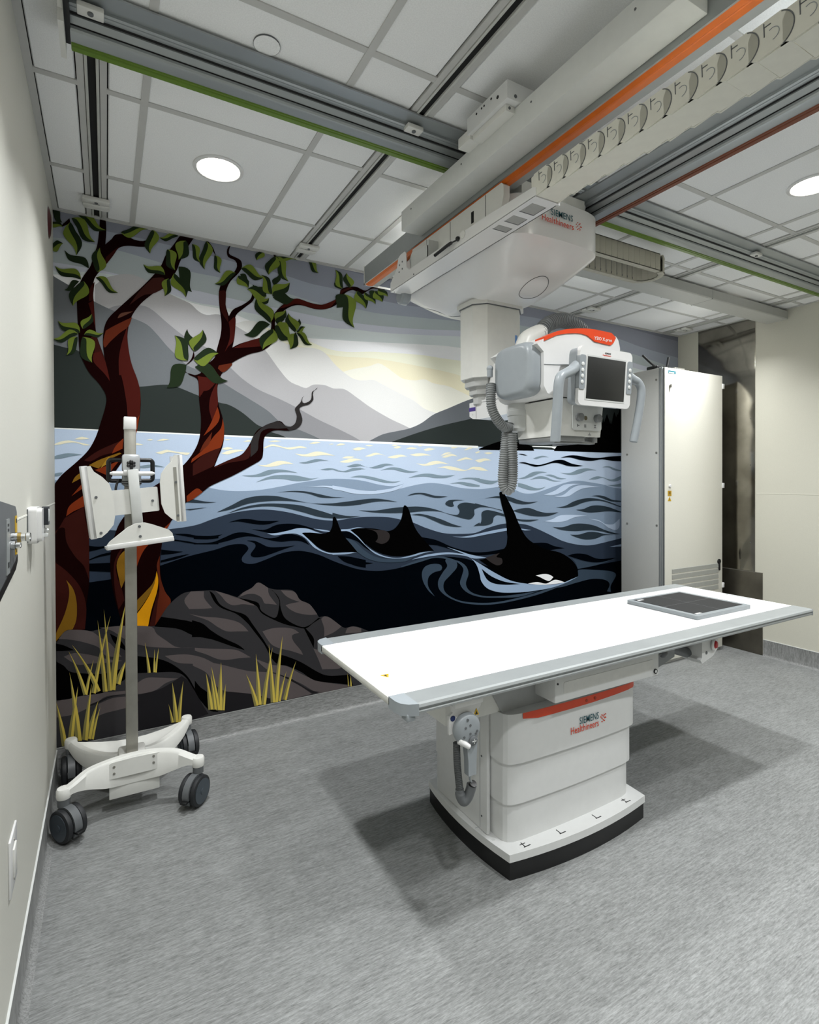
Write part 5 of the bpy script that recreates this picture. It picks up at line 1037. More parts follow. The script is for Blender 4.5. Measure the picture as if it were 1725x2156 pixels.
obj('end_mount',G().box(1.50,1.60,-.40,-.32,2.405,2.50).box(1.50,1.565,-.39,-.33,2.50,2.70),galv,ch)

ch2=thing('cable_chain','beige cable chain looped in a sideways U beside the tube carriage','cable chain',(2.9,2.1,2.71),'cable chains')
path=[]; ya,yb,xe=2.030,2.205,3.045; ra=(yb-ya)/2
x=2.24
while x<xe: path.append((x,ya,0)); x+=.046
for k in range(1,7):
    a=R(-90+180*k/7); path.append((xe+ra*math.cos(a),(ya+yb)/2+ra*math.sin(a),R(180*k/7)))
x=xe
while x>2.25: path.append((x,yb,math.pi)); x-=.046
pr2=None
for px,py,a in path:
    if pr2 is None:
        g=G().box(-.0225,.0225,-.017,-.013,.0,.10,.001).box(-.0225,.0225,.013,.017,.0,.10,.001).box(-.023,.023,-.017,.017,0,.006,.001).box(-.023,.023,-.017,.017,.094,.10,.001)
        g.box(-.0235,-.0190,-.0185,-.0125,.006,.014).box(-.0235,-.0190,-.0185,-.0125,.086,.094)
        pr2=obj('chain_link',g,mat('chain_beige','#b3b0a2',.6,var=.03),ch2); pr2.data.transform(Matrix.Translation(ch2.location)); o=pr2
        pin=obj('link_pin',G().box(.0195,.0235,.0165,.0182,.008,.020).box(.0195,.0235,.0165,.0182,.082,.094).box(.022,.0232,.0165,.0177,.006,.094).box(.0215,.0235,-.0182,-.0165,.004,.012),greyd,pr2); pin.data.transform(Matrix.Translation(ch2.location))
    else: o=copy_tree(pr2,ch2)
    o.location=Vector((px,py,2.712))-ch2.location; o.rotation_euler=(0,0,a)
obj('chain_anchor',G().box(2.20,2.25,2.19,2.22,2.712,2.88).box(2.17,2.225,2.016,2.046,2.712,2.812),galv,ch2)
ty=thing('cable_tray','pale grey metal cable tray under the ceiling, ending at the right wall','cable tray',(3.7,2.39,2.80))
obj('tray_body',G().prism([(2.312,2.868),(2.312,2.806),(2.318,2.800),(2.470,2.800),(2.476,2.806),(2.476,2.868)],'yz',2.20,5.081),mat('tray_grey','#b9bab6',.45,.1,var=.02),ty)
obj('tray_hanger',G().box(2.75,2.79,2.33,2.45,2.867,2.882).box(3.85,3.89,2.33,2.45,2.867,2.882).box(4.95,4.99,2.33,2.45,2.867,2.882),galv,ty)
g=G()
for x in (3.42,3.70,4.0,4.32): g.sphere((x,2.474,2.806),.006,u=8,v=6)
obj('tray_screw',g,chrome,ty)
obj('tray_joint',G().box(4.05,4.052,2.3115,2.4765,2.7994,2.868),greyd,ty)

# ================================================================ EXAMINATION TABLE
tb=thing('examination_table','white floating-top examination table on a telescopic pedestal','table',(1.93,1.85,0))
TX0,TX1,TN,TF,TZ=1.022,3.535,1.450,2.268,.800
obj('tabletop_panel',G().box(TX0+.004,TX1-.002,TN+.09,TF-.085,TZ-.022,TZ,.002),laminate,tb)
def rail_prof(y0,s):   # y0 outer edge, s=+1 inward is +y
    p=[(0,-.012),(.004,-.004),(.012,0),(.098,0),(.098,-.024),(.060,-.024),(.060,-.036),(.012,-.036),(.003,-.032),(.003,-.026),(.007,-.022),(.003,-.018)]
    return [(y0+s*a,TZ+b+.0015) for a,b in p]
nr=obj('near_rail',G().prism(rail_prof(TN,1),'yz',TX0+.055,TX1),alu,tb,25)
fr=obj('far_rail',G().prism(rail_prof(TF,-1),'yz',TX0+.055,TX1),alu,tb,25)
for y0,s,par in ((TN,1,nr),(TF,-1,fr)):
    pl=[(TX0,y0+s*.10),(TX0,y0+s*.055),(TX0+.006,y0+s*.03),(TX0+.025,y0+s*.010),(TX0+.056,y0-s*.001),(TX0+.056,y0+s*.10)]
    obj('corner_cap',G().prism(pl,'xy',TZ-.036,TZ+.002,.004).box(TX0+.02,TX0+.05,min(y0+s*.01,y0+s*.05),max(y0+s*.01,y0+s*.05),TZ-.054,TZ-.03,.003),grey,par)
    obj('rail_end',G().box(TX1,TX1+.006,min(y0+s*.002,y0+s*.098),max(y0+s*.002,y0+s*.098),TZ-.034,TZ-.001,.001),grey,par)
obj('front_edge',G().box(TX0,TX0+.005,TN+.095,TF-.09,TZ-.026,TZ-.002,.001),mat('edge_cream','#c9c9c2',.5),tb)
obj('warning_label',G().prism([(1.10,1.70),(1.118,1.735),(1.082,1.735)],'xy',TZ,TZ+.0006),yellow,tb)
obj('edge_mark',G().prism([(1.099,1.711),(1.104,1.728),(1.094,1.728)],'xy',TZ+.0005,TZ+.0011),ink,tb)
g=G()
for y,w in ((1.90,.018),(1.86,.045),(1.80,.07),(1.765,.012)): g.box(TX1-.028,TX1-.016,y-w/2,y+w/2,TZ,TZ+.0006)
obj('end_print',g,grey,tb)
# carriage under the top
obj('subframe',G().box(1.30,2.36,1.64,2.10,.60,.772,.01),whitem,tb)
obj('slide_gap',G().box(1.33,2.9,1.575,2.16,.755,.778),void,tb)
obj('neck',G().prism([(1.50,.70),(1.56,.595),(2.29,.595),(2.36,.70)],'xz',1.63,2.08,.006),mat('neck_grey','#a4a6a6',.45),tb)
fc=obj('frame_cover',G().box(1.725,2.345,1.52,1.66,.640,.742,.006),white,tb)
obj('cover_recess',G().prism(rrect(1.77,2.305,.670,.716,.006,3),'xz',1.5185,1.5205,.001),mat('recess_white','#dadad7',.4),fc)
obj('plug',G().cyl((2.318,1.5155,.662),(2.318,1.5205,.662),.011,seg=20).cyl((1.738,1.5175,.715),(1.738,1.5205,.715),.004,seg=10),black,fc)
obj('plug_ring',G().cyl((2.318,1.5150,.662),(2.318,1.5165,.662),.0065,seg=20),pgrey,fc)
gb=obj('grey_block',G().prism([(2.345,.742),(2.345,.652),(2.49,.690),(2.49,.752)],'xz',1.545,1.70,.003),mat('block_grey','#85888a',.45),tb)
obj('swivel_ball',G().sphere((2.405,1.545,.722),.022).cyl((2.36,1.545,.722),(2.40,1.545,.722),.010),greyd,gb)
obj('cross_tube',G().cyl((2.48,1.58,.728),(2.66,1.58,.668),.024,bev=.003),greyd,tb)
pod=obj('control_box',G().prism([(2.635,.755),(2.635,.672),(2.622,.662),(2.635,.644),(2.72,.667),(2.757,.697),(2.762,.745),(2.745,.765),(2.66,.768)],'xz',1.505,1.60,.006),white,tb)
obj('stop_ring',G().lathe([(.030,0),(.030,.006),(.026,.010),(.018,.008),(.018,0)],(2.725,1.505,.722),(.25,-1,0),28),whitew,pod)
obj('stop_button',G().lathe([(.0175,0),(.0175,.009),(.013,.014),(0,.0155)],(2.724,1.502,.722),(.25,-1,0),24),red,pod)
obj('box_screw',G().cyl((2.668,1.503,.690),(2.668,1.506,.690),.007,seg=16),greyd,pod)
# telescopic pedestal
def shell(y0,x0,x1,z0,z1,r):
    p=[]
    xs_=[x0+(x1-x0)*k/10 for k in range(11)]
    front=[(x,y0-.012*(1-((x-(x0+x1)/2)/((x1-x0)/2))**2)) for x in xs_]
    front[0]=(x0+r,front[0][1]); front=[(x0,y0+r),(x0+r*.08,y0+r*.55),(x0+r*.3,y0+r*.25),(x0+r*.62,y0+r*.06)]+[f for f in front[1:-1]]+[(x1-r*.62,y0+r*.06),(x1-r*.3,y0+r*.25),(x1-r*.08,y0+r*.55),(x1,y0+r)]
    return front+[(x1,2.10),(x0,2.10)]
for k,(y0,x0,x1,z0,z1) in enumerate(((1.590,1.545,2.292,.412,.604),(1.600,1.551,2.281,.250,.418),(1.608,1.557,2.270,.09,.256))):
    s=obj('pedestal_section',G().prism(shell(y0,x0,x1,z0,z1,.05),'xy',z0,z1,.0012),white,tb,22)
    if k==0:
        pl=[(1.578,.594),(1.66,.573),(1.80,.572),(2.0,.573),(2.15,.576),(2.288,.581),(2.288,.606),(1.578,.606)]
        g=G(); top=[];n=12
        R1=[]
        sh=[p for p in shell(1.588,1.5435,2.2935,0,0,.05)]
        fr_=[p for p in sh if p[1]<1.70 and p[0]>1.575]
        def zb(x):
            for (xa,za),(xb,zb_) in zip(pl[:5],pl[1:6]):
                if xa<=x<=xb: return za+(zb_-za)*(x-xa)/(xb-xa)
            return .581
        g.loft([[(x,y-.0015,zb(x)) for x,y in fr_],[(x,y-.0015,.605) for x,y in fr_]],cap=False,closed=False)
        ob_=obj('orange_band',g,ored,s); 
        obj('band_dot',G().cyl((1.955,1.5735,.588),(1.955,1.5765,.588),.0065,seg=14).cyl((2.005,1.5735,.588),(2.005,1.5765,.588),.0065,seg=14),mat('dot_red','#a5300c',.4),s)
        text('logo','SIEMENS',.041,logo_t,(1.915,1.5755,.497),(1,0,0),(0,0,1),s,bold=.002,width=.112)
        text('logo','Healthineers',.041,logo_o,(1.864,1.5755,.466),(1,0,0),(0,0,1),s,bold=.002,width=.162)
        g=G()
        for dx,dz in ((0,0),(.008,.008),(.016,0),(.008,-.008),(0,.014),(0,-.014),(.014,.0125),(.014,-.0125),(.022,.0),(.022,.014),(-.007,.007)): g.cyl((2.050+dx,1.5755,.492+dz),(2.050+dx,1.5795,.492+dz),.0022,seg=8)
        obj('logo_dots',g,logo_o,s)
sd=obj('side_cover',G().box(1.528,1.545,1.69,2.06,.10,.66,.006),white,tb)
obj('cover_seam',G().box(1.527,1.530,1.735,1.7365,.11,.65),grey,sd)
g=G()
for z in (.16,.40,.60): g.cyl((1.5265,1.725,z),(1.529,1.725,z),.004,seg=10)
obj('screw',g,greyd,sd)
def foot(e):
    out=[]
    x0,x1,y0,y1=1.533-e,2.302+e,1.560-e,2.14+e
    for k in range(13):
        t=k/12; out.append((x0+(x1-x0)*t,y0-.035*4*t*(1-t)))
    for k in range(1,9):
        t=k/8; out.append((x1+.012*4*t*(1-t),y0+(y1-y0)*t))
    for k in range(1,9):
        t=k/8; out.append((x1-(x1-x0)*t,y1))
    for k in range(1,8):
        t=k/8; out.append((x0-.03*4*t*(1-t)+.0,y1-(y1-y0)*t))
    return out
obj('plinth',G().prism(foot(-.004),'xy',0,.070),mat('plinth_black','#0d0d0e',.45),tb,25)
bp=obj('base_plate',G().prism(foot(.0),'xy',.070,.100,.007),white,tb,45)
g=G()
for x,y in ((1.625,1.567),(1.80,1.556),(2.0,1.553),(2.20,1.567)):
    g.box(x-.016,x+.016,y-.002,y+.002,.0995,.1006).box(x-.012,x-.008,y,y+.026,.0995,.1006,mtx=None)
    if x in(1.625,2.20): g.box(x-.022,x+.004,y+.016,y+.019,.0995,.1006)
obj('pedal_icon',g,ink,bp)
obj('plate_seam',G().box(1.515,1.57,1.75,1.7515,.0995,.1006),grey,bp)
g=G()
for x,y in ((1.535,1.86),(1.535,1.66)): g.cyl((x,y,.0995),(x,y,.1012),.007,seg=14)
obj('plate_plug',g,pgrey,bp)
hb=obj('handset_bracket',G().prism([(1.232,.745),(1.352,.745),(1.352,.722),(1.336,.706),(1.336,.66),(1.222,.65),(1.222,.712),(1.236,.722)],'xz',1.496,1.506,.002).box(1.234,1.35,1.478,1.50,.74,.772,.003),whitew,tb)
obj('mandatory_sign',G().cyl((1.236,1.4945,.703),(1.236,1.4965,.703),.0095,seg=20),mat('sign_blue','#1d2b5a',.5),hb)
obj('warning_triangle',G().prism([(1.321,.694),(1.345,.694),(1.333,.718)],'xz',1.4945,1.4965),yellow,hb)
obj('triangle_mark',G().prism([(1.327,.697),(1.339,.697),(1.333,.709)],'xz',1.4938,1.495),ink,hb)

# ---- handset on the bracket
hsn=thing('hand_control','grey round hand control with crosshair button hanging on the table bracket','hand control',(1.285,1.49,.50))
obj('control_head',G().lathe([(.050,.0),(.052,.006),(.052,.016),(.046,.024),(.030,.028),(0,.029)],(1.284,1.4945,.664),(0,-1,0),36),grey,hsn,50)
obj('grip',G().prism([(1.272,.63),(1.318,.63),(1.314,.56),(1.312,.508),(1.281,.508),(1.280,.56)],'xz',1.468,1.494,.005),grey,hsn)
bt=obj('center_button',G().lathe([(.016,.0),(.016,.006),(.012,.009),(0,.0095)],(1.296,1.466,.628),(0,-1,0),24),greyd,hsn)
obj('crosshair',G().box(1.288,1.304,1.4555,1.457,.627,.629).box(1.295,1.297,1.4555,1.457,.620,.636),pgrey,bt)
g=G()
for x,z in ((1.268,.675),(1.287,.680),(1.287,.652),(1.315,.655),(1.262,.645),(1.31,.648),(1.277,.70)): g.cyl((x,1.4685,z),(x,1.4645,z),.0042,seg=10)
obj('key',g,greyd,hsn)
obj('release_lever',G().cyl((1.246,1.478,.634),(1.282,1.462,.610),.011,.009,bev=.003),whitew,hsn)
obj('coiled_cable',G().hose([(1.254,1.50,.615),(1.256,1.50,.55),(1.262,1.50,.49),(1.267,1.50,.45)],.0125,.006),mat('cable_dark','#4a4d4e',.5),hsn,60)
obj('cable_hook',G().tube([(1.266,1.50,.455),(1.270,1.50,.43),(1.281,1.497,.412),(1.295,1.493,.425),(1.304,1.488,.452),(1.306,1.486,.466)],.0165,16,rf=lambda t:.9 if t<.1 else 1.05),greyd,hsn,60)
obj('hook_bore',G().cyl((1.306,1.484,.464),(1.307,1.478,.474),.013,seg=16),black,hsn)
obj('cord',G().tube([(1.296,1.482,.508),(1.297,1.483,.488),(1.303,1.484,.476),(1.300,1.484,.466),(1.304,1.486,.46)],.004,8),grey,hsn)

# ---- flat detector on the table
de=thing('flat_detector','grey framed flat x-ray detector with white centre cross lying on the table','detector',(3.02,1.83,TZ))
DX0,DX1,DY0,DY1=2.785,3.262,1.622,2.042
obj('frame',G().prism(rrect(DX0,DX1,DY0,DY1,.012,3),'xy',TZ+.0015,TZ+.020,.003),mat('frame_grey','#878d90',.4),de)
obj('active_surface',G().box(DX0+.030,DX1-.030,DY0+.028,DY1-.022,TZ+.0195,TZ+.0208),detm,de)
obj('cross_line',G().box(DX0+.03,DX1-.03,1.8325,1.8335,TZ+.0206,TZ+.0212).box(3.0232,3.0242,DY0+.03,DY1-.022,TZ+.0206,TZ+.0212),mat('line_grey','#77797a',.6),de)
obj('corner_mark',G().box(DX0+.04,DX0+.085,DY1-.052,DY1-.036,TZ+.0206,TZ+.0212).box(DX0+.036,DX0+.08,DY0+.026,DY0+.040,TZ+.0206,TZ+.0212),whitew,de)

# ================================================================ MOBILE DETECTOR STAND
st=thing('mobile_stand','white mobile detector stand on four castors in front of the mural','stand',(.33,2.92,0))
PX,PY=.327,2.83
obj('post',G().box(PX-.0245,PX+.0245,PY-.02,PY+.02,.20,1.765,.003),steelp,st)
obj('post_cap',G().box(PX-.0265,PX+.0265,PY-.024,PY+.024,1.740,1.800,.005),whitew,st)
# front beam with two drooping arms
def beam(pts,w):
    """pts: (x,y,ztop,zbot) vertical plate of thickness w swept along a plan curve"""
    T=spline([(p[0],p[1],p[2]) for p in pts],6); Bm=spline([(p[0],p[1],p[3]) for p in pts],6); rings=[]
    for i in range(len(T)):
        a=T[max(0,i-1)]; c=T[min(len(T)-1,i+1)]; d=Vector((c.x-a.x,c.y-a.y)).normalized(); n=Vector((-d.y,d.x,0))*w/2; t,b=T[i],Bm[i]; e=w*.25
        rings.append([b-n,t-n-Vector((0,0,e)),t-n*.6,t+n*.6,t+n-Vector((0,0,e)),b+n])
    return rings
g=G().loft(beam([(.065,2.688,.205,.172),(.10,2.70,.222,.18),(.15,2.725,.245,.165),(.21,2.75,.250,.140),(.27,2.765,.252,.130),(.33,2.77,.253,.128),(.39,2.765,.253,.130),(.45,2.75,.250,.138),(.51,2.725,.243,.160),(.56,2.70,.222,.178),(.597,2.682,.205,.172)],.042))
fb=obj('front_beam',g,whitem,st,40)
obj('cover_plate',G().prism([(.222,.236),(.245,.245),(.33,.249),(.435,.246),(.452,.238),(.452,.200),(.462,.200),(.462,.172),(.212,.172),(.212,.198),(.222,.198)],'xz',2.735,2.7445,.001),whitem,fb)
g=G()
for x,z in ((.252,.225),(.252,.195),(.412,.234),(.412,.204)): g.cyl((x,2.7325,z),(x,2.7360,z),.0055,seg=10)
obj('screw',g,steelp,fb)
obj('ballast_box',G().box(.232,.438,2.752,2.83,.072,.176,.003),whitem,st)
obj('hub_block',G().box(.27,.385,2.76,2.92,.13,.235,.012),whitem,st)
bk=[(.33,2.86,.236,.14),(.25,2.92,.205,.12),(.17,3.02,.190,.11),(.11,3.11,.192,.13),(.067,3.185,.205,.172)]
g=G().loft(beam(bk,.042)); obj('rear_beam',g,whitem,st,40)
bk2=[(.33,2.86,.236,.14),(.41,2.92,.205,.12),(.49,3.01,.190,.11),(.56,3.10,.192,.13),(.606,3.172,.205,.172)]
g=G().loft(beam(bk2,.042)); obj('rear_beam',g,whitem,st,40)
g=G(); n=8; rings=[]
A=spline([(p[0],p[1],p[2]-.012) for p in bk],6); Bq=spline([(p[0],p[1],p[2]-.012) for p in bk2],6)
for a,b_ in zip(A,Bq): rings.append([a.lerp(b_,k/n)+Vector((0,0,-.045*math.sin(math.pi*k/n)*min(1,(b_-a).length/.2)+ .0)) for k in range(n+1)])
g.loft([r+[p-Vector((0,0,.006)) for p in r[::-1]] for r in rings]); obj('rear_tray',g,whitem,st,50)
for hx,hy,ha in ((.065,2.69,35),(.597,2.682,-42),(.606,3.172,8),(.067,3.185,4)):
    obj('arm_boss',G().lathe([(.0,.166),(.026,.166),(.028,.172),(.028,.200),(.024,.208),(0,.210)],(hx,hy,0),seg=24),whitem,st,50)
    ang=R(ha); c,s_=math.cos(ang),math.sin(ang)      # wheel axle direction
    ax=Vector((c,s_,0)); fwd=Vector((-s_,c,0)); ctr=Vector((hx,hy,.068))-fwd*.030
    ca=obj('caster',G().cyl((hx,hy,.135),(hx,hy,.168),.024,seg=20),greyd,st)
    g=G()
    for sg in (-1,1):
        p=ctr+ax*sg*.017; q=ctr+ax*sg*.042
        g.lathe([(0,0),(.060,0),(.0665,.004),(.068,.012),(.0665,.021),(.060,.025),(0,.0245)],p,ax*sg,32)
    obj('wheel',g,rubber,ca,40)
    g=G()
    for sg in (-1,1): g.cyl(ctr+ax*sg*.0425,ctr+ax*sg*.0437,.054,seg=32).cyl(ctr+ax*sg*.0435,ctr+ax*sg*.046,.014,seg=20)
    obj('wheel_cover',g,wheel_m,ca)
    rings=[]
    for k in range(15):
        a=R(-35+250*k/14); d=fwd*math.cos(a)+Vector((0,0,math.sin(a)))
        rings.append([ctr+d*.060-ax*.0155,ctr+d*.060+ax*.0155,ctr+d*.0715+ax*.0155,ctr+d*.0715-ax*.0155])
    obj('fender',G().loft(rings),greyd,ca,50)
    obj('brake_pedal',G().box(-.016,.016,.052,.088,-.022,-.012,.003,mtx=Matrix.Translation(ctr)@Matrix((ax,-fwd,Vector((0,0,1)))).transposed().to_4x4()),black,ca)
# head: clamp, handle, detector holder (turned a little towards the wall)
obj('clamp_block',G().box(PX-.034,PX+.040,PY-.05,PY+.03,1.545,1.625,.010),mat('clamp_silver','#c4c7ca',.3,.5),st)
obj('clamp_body',G().box(PX-.034,PX+.044,PY-.052,PY+.03,1.478,1.545,.012),alu,st)
obj('clamp_band',G().box(PX-.036,PX+.046,PY-.054,PY+.032,1.487,1.491).box(PX-.036,PX+.046,PY-.054,PY+.032,1.497,1.501),black,st)
g=G()
for a in (90,150,30,210,330): g.sphere((PX+.002+.012*math.cos(R(a)),PY-.060,1.578+.012*math.sin(R(a))),.0085,u=10,v=6)
g.cyl((PX+.002,PY-.06,1.578),(PX+.002,PY-.05,1.578),.010).box(PX-.004,PX+.010,PY-.064,PY-.056,1.552,1.575,.002)
obj('star_knob',g,black,st)
rr=rrect(PX-.088,PX+.098,1.503,1.602,.014,4)
obj('push_handle',G().tube([(x,PY+.045,z) for x,z in rr],.010,12,n=1,loop=True).box(PX-.03,PX+.03,PY+.025,PY+.05,1.56,1.60),black,st,60)
obj('release_lever',G().tube([(PX-.045,PY-.03,1.508),(PX-.055,PY-.035,1.49),(PX-.060,PY-.04,1.465),(PX-.056,PY-.04,1.452)],.0055,8),black,st)
sp_=obj('spindle',G().cyl((PX-.075,PY-.075,1.536),(PX+.090,PY-.075,1.536),.0105,bev=.002).cyl((PX-.084,PY-.075,1.536),(PX-.074,PY-.075,1.536),.004,.009).cyl((PX+.089,PY-.075,1.536),(PX+.099,PY-.075,1.536),.009,.004).box(PX-.03,PX+.032,PY-.088,PY-.05,1.534,1.552,.004),whitew,st)
# holder: local frame (u right, w up) on a plane leaning 4 degrees
hm=Matrix.Translation((PX+.017,PY-.080,1.405))@Matrix.Rotation(R(2),4,'X')@Matrix.Rotation(R(-4.6),4,'Y')@Matrix.Rotation(R(8),4,'Z')
hold=obj('center_strut',G().box(-.0215,.0215,-.018,.0,-.105,.150,.002,mtx=hm),pgrey,st)
obj('cross_plate',G().prism(rrect(-.118,.098,-.050,.062,.004,2),'xz',-.004,.010,.001,mtx=hm),whitem,st)
wing=[(-.072,-.155),(-.045,-.155),(-.020,-.138),(.008,-.108),(.020,-.065),(.020,.035),(.013,.072),(-.010,.104),(-.038,.130),(-.048,.155),(-.072,.155)]
def wingo(off,mir,zo):
    pl=[((off+(x*1.0))*1.0,z+zo) for x,z in wing]
    if mir: pl=[(off-(x),z+zo) for x,z in wing][::-1]
    return pl
for off,mir,zo in ((-.115,False,.028),(.117,True,.052)):
    rt=hm@Matrix.Rotation(R(-2 if not mir else 1.2),4,'Y')
    w=obj('side_jaw',G().prism(wingo(off,mir,zo),'xz',-.062,-.056,.001,mtx=rt),whitem,st)
    xo=off-.072 if not mir else off+.072
    obj('jaw_lip',G().box(xo-.012,xo+.012,-.062,.0,-.157+zo,.157+zo,.002,mtx=rt).box(min(xo,xo+(.03 if not mir else -.03)),max(xo,xo+(.03 if not mir else -.03)),-.012,-.004,-.15+zo,.15+zo,mtx=rt),whitew,w)
    g=G(); xi=xo+(.028 if not mir else -.024)
    for z in ((-.135+zo,.02+zo) if not mir else (-.125+zo,.03+zo)):
        p=rt@Vector((xi,-.0625,z)); d=rt.to_3x3()@Vector((0,-1,0)); g.cyl(p,p+d*.003,.0058,seg=12)
    obj('jaw_screw',g,greyd,w)
    if mir: obj('jaw_slot',G().box(xo-.032,xo-.018,-.0632,-.0618,-.15+zo,.10+zo,mtx=rt),mat('slot_grey','#8e8d85',.6),w)
lp=[(-.138,-.062),(-.138,-.046),(-.125,-.030),(-.05,.022),(-.02,.034),(.02,.034),(.05,.022),(.118,-.012),(.132,-.030),(.136,-.062)]
lj=obj('lower_jaw',G().prism([(x,z-.125) for x,z in lp],'xz',-.062,-.054,.001,mtx=hm),whitem,st)
obj('jaw_lip',G().box(-.140,.138,-.062,.0,-.192,-.180,.002,mtx=hm).box(-.138,.136,-.066,-.060,-.192,-.170,.002,mtx=hm),whitew,lj)
g=G()
for z in (-.105,-.150):
    p=hm@Vector((-.004,-.062,z)); d=hm.to_3x3()@Vector((0,-1,0)); g.cyl(p,p+d*.003,.0062,seg=12)
obj('jaw_screw',g,greyd,lj)
p=hm@Vector((.072,-.0045,.0)); d=hm.to_3x3()@Vector((0,-1,0)); obj('plate_screw',G().cyl(p,p+d*.003,.0058,seg=12),greyd,st)

# ================================================================ TALL CABINET
K=.965
def kx(x): return .229+(x-.229)*K
def kz(z): return 1.504+(z-1.504)*K
CX0,CX1,CY0,CY1,CZ=kx(4.27),kx(5.112),2.763,3.17,2.405
cb=thing('equipment_cabinet','tall cream metal equipment cabinet with louvred vent beside the mural','cabinet',((CX0+CX1)/2,(CY0+CY1)/2,0))
obj('body',G().box(CX0+.003,CX1-.012,CY0+.024,CY1,.0,CZ-.004,.003),cabs,cb)
obj('side_panel',G().box(CX0-.001,CX0+.006,CY0+.045,CY1-.004,.02,CZ-.012,.002),cabs,cb)
obj('corner_profile',G().box(CX0+.0,CX0+.018,CY0+.012,CY0+.026,.01,CZ,.003).box(CX0+.0,CX0+.010,CY0+.030,CY0+.040,.01,CZ,.002),alu,cb)
obj('door_gap',G().box(CX0+.012,CX0+.022,CY0+.004,CY0+.02,.02,CZ-.006),greyd,cb)
dr=obj('door',G().box(CX0+.022,CX1,CY0,CY0+.022,.03,CZ-.002,.004),cabm,cb)
for z in (2.341,1.441,.535):
    obj('hinge',G().box(CX1-.006,CX1+.022,CY0-.006,CY0+.014,kz(z)-.022,kz(z)+.022,.003),whitew,cb)
yv=CY0
for k in range(5):
    z=kz(.735)-k*.047
    obj('vent_slat',G().prism([(yv+.001,z+.006),(yv-.0035,z+.002),(yv-.0045,z-.031),(yv+.001,z-.032)],'yz',kx(4.384),kx(5.045)),vent_m,dr)
lkm=obj('lock_plate',G().box(kx(4.362)-.026,kx(4.362)+.07,CY0-.0012,CY0,kz(2.411)-.022,kz(2.411)+.002),mat('label_teal','#1f6a78',.5),dr)
text('cabinet_logo','SIEMENS',.018,whitew,(kx(4.362)-.020,CY0-.0015,kz(2.397)-.008),(1,0,0),(0,0,1),dr,bold=.02)
obj('key_lock',G().cyl((kx(4.358),CY0-.006,kz(2.283)),(kx(4.358),CY0+.001,kz(2.283)),.012,seg=18).box(kx(4.358)-.003,kx(4.358)+.003,CY0-.016,CY0-.005,kz(2.283)-.014,kz(2.283)+.012),steelp,dr)
obj('turn_lock',G().cyl((kx(4.353),CY0-.012,kz(1.443)),(kx(4.353),CY0+.001,kz(1.443)),.013,bev=.003),whitew,dr)
obj('warning_label',G().box(kx(4.328),kx(4.377),CY0-.001,CY0,kz(1.358),kz(1.403)).prism([(kx(4.327),kz(1.316)),(kx(4.375),kz(1.316)),(kx(4.351),kz(1.354))],'xz',CY0-.001,CY0),yellow,dr)
obj('label_mark',G().box(kx(4.336),kx(4.369),CY0-.0016,CY0-.0009,kz(1.366),kz(1.370)).box(kx(4.340),kx(4.365),CY0-.0016,CY0-.0009,kz(1.376),kz(1.396)).prism([(kx(4.345),kz(1.323)),(kx(4.357),kz(1.323)),(kx(4.351),kz(1.344))],'xz',CY0-.0016,CY0-.0009),mat('label_brown','#8a6410',.5),dr)
obj('vent_key',G().cyl((kx(5.054),CY0-.010,kz(.755)),(kx(5.054),CY0+.001,kz(.755)),.022,bev=.002,seg=18).box(kx(5.054)-.007,kx(5.054)+.009,CY0-.012,CY0-.003,kz(.675),kz(.745),.002),black,dr)
g=G()
for y,z in ((2.927,2.337),(3.219,1.72),(2.926,1.723),(3.219,1.107),(2.923,1.11)): g.cyl((CX0-.004,y*K,kz(z)),(CX0,y*K,kz(z)),.009,seg=12)
obj('panel_screw',g,steelp,cb)
rt=thing('wireless_router','small black wireless router with two raised antennas on top of the cabinet','router',(CX0+.1,CY0+.12,CZ))
rx,ry=CX0+.10,CY0+.12
obj('case',G().box(rx-.08,rx+.08,ry-.05,ry+.05,CZ-.004,CZ+.026,.006),black,rt)
obj('antenna',G().tube([(rx-.075,ry-.03,CZ+.018),(rx-.13,ry-.02,CZ+.050),(rx-.205,ry-.01,CZ+.098)],.009,8),black,rt)
obj('antenna',G().tube([(rx+.07,ry-.03,CZ+.018),(rx+.085,ry-.03,CZ+.055),(rx+.098,ry-.03,CZ+.110)],.011,8),black,rt)
pb=thing('power_supply','small silver power supply box beside the router on top of the cabinet','power supply',(rx+.2,ry,CZ))
obj('case',G().box(rx+.14,rx+.27,ry-.06,ry+.0,CZ-.004,CZ+.030,.004),steelp,pb)
obj('socket',G().box(rx+.15,rx+.18,ry-.064,ry-.058,CZ+.006,CZ+.022),greyd,pb)

# ================================================================ STEEL SHEETS ON THE RIGHT WALL
s1=tag(obj('steel_panel',G().box(XR-.004,XR,2.564,3.072,.7035,H-.004,.0008),steelsheet),'tall stainless steel wall sheet behind the cabinet with wavy reflections','wall panel')
obj('screw',G().cyl((XR-.006,2.60,1.62),(XR-.004,2.60,1.62),.004,seg=8).cyl((XR-.006,2.60,.95),(XR-.004,2.60,.95),.004,seg=8).cyl((XR-.006,2.60,2.02),(XR-.004,2.60,2.02),.004,seg=8),greyd,s1)
s2=tag(obj('steel_panel',G().box(XR-.008,XR,2.502,3.072,.001,.702,.0008),mat('dull_steel','#6b675e',.38,.95,var=.18,scale=7)),'low dull steel kick sheet on the right wall, below the tall sheet','wall panel')
obj('bead',G().box(XR-.0095,XR-.0078,2.503,3.06,.698,.702),steelp,s2)

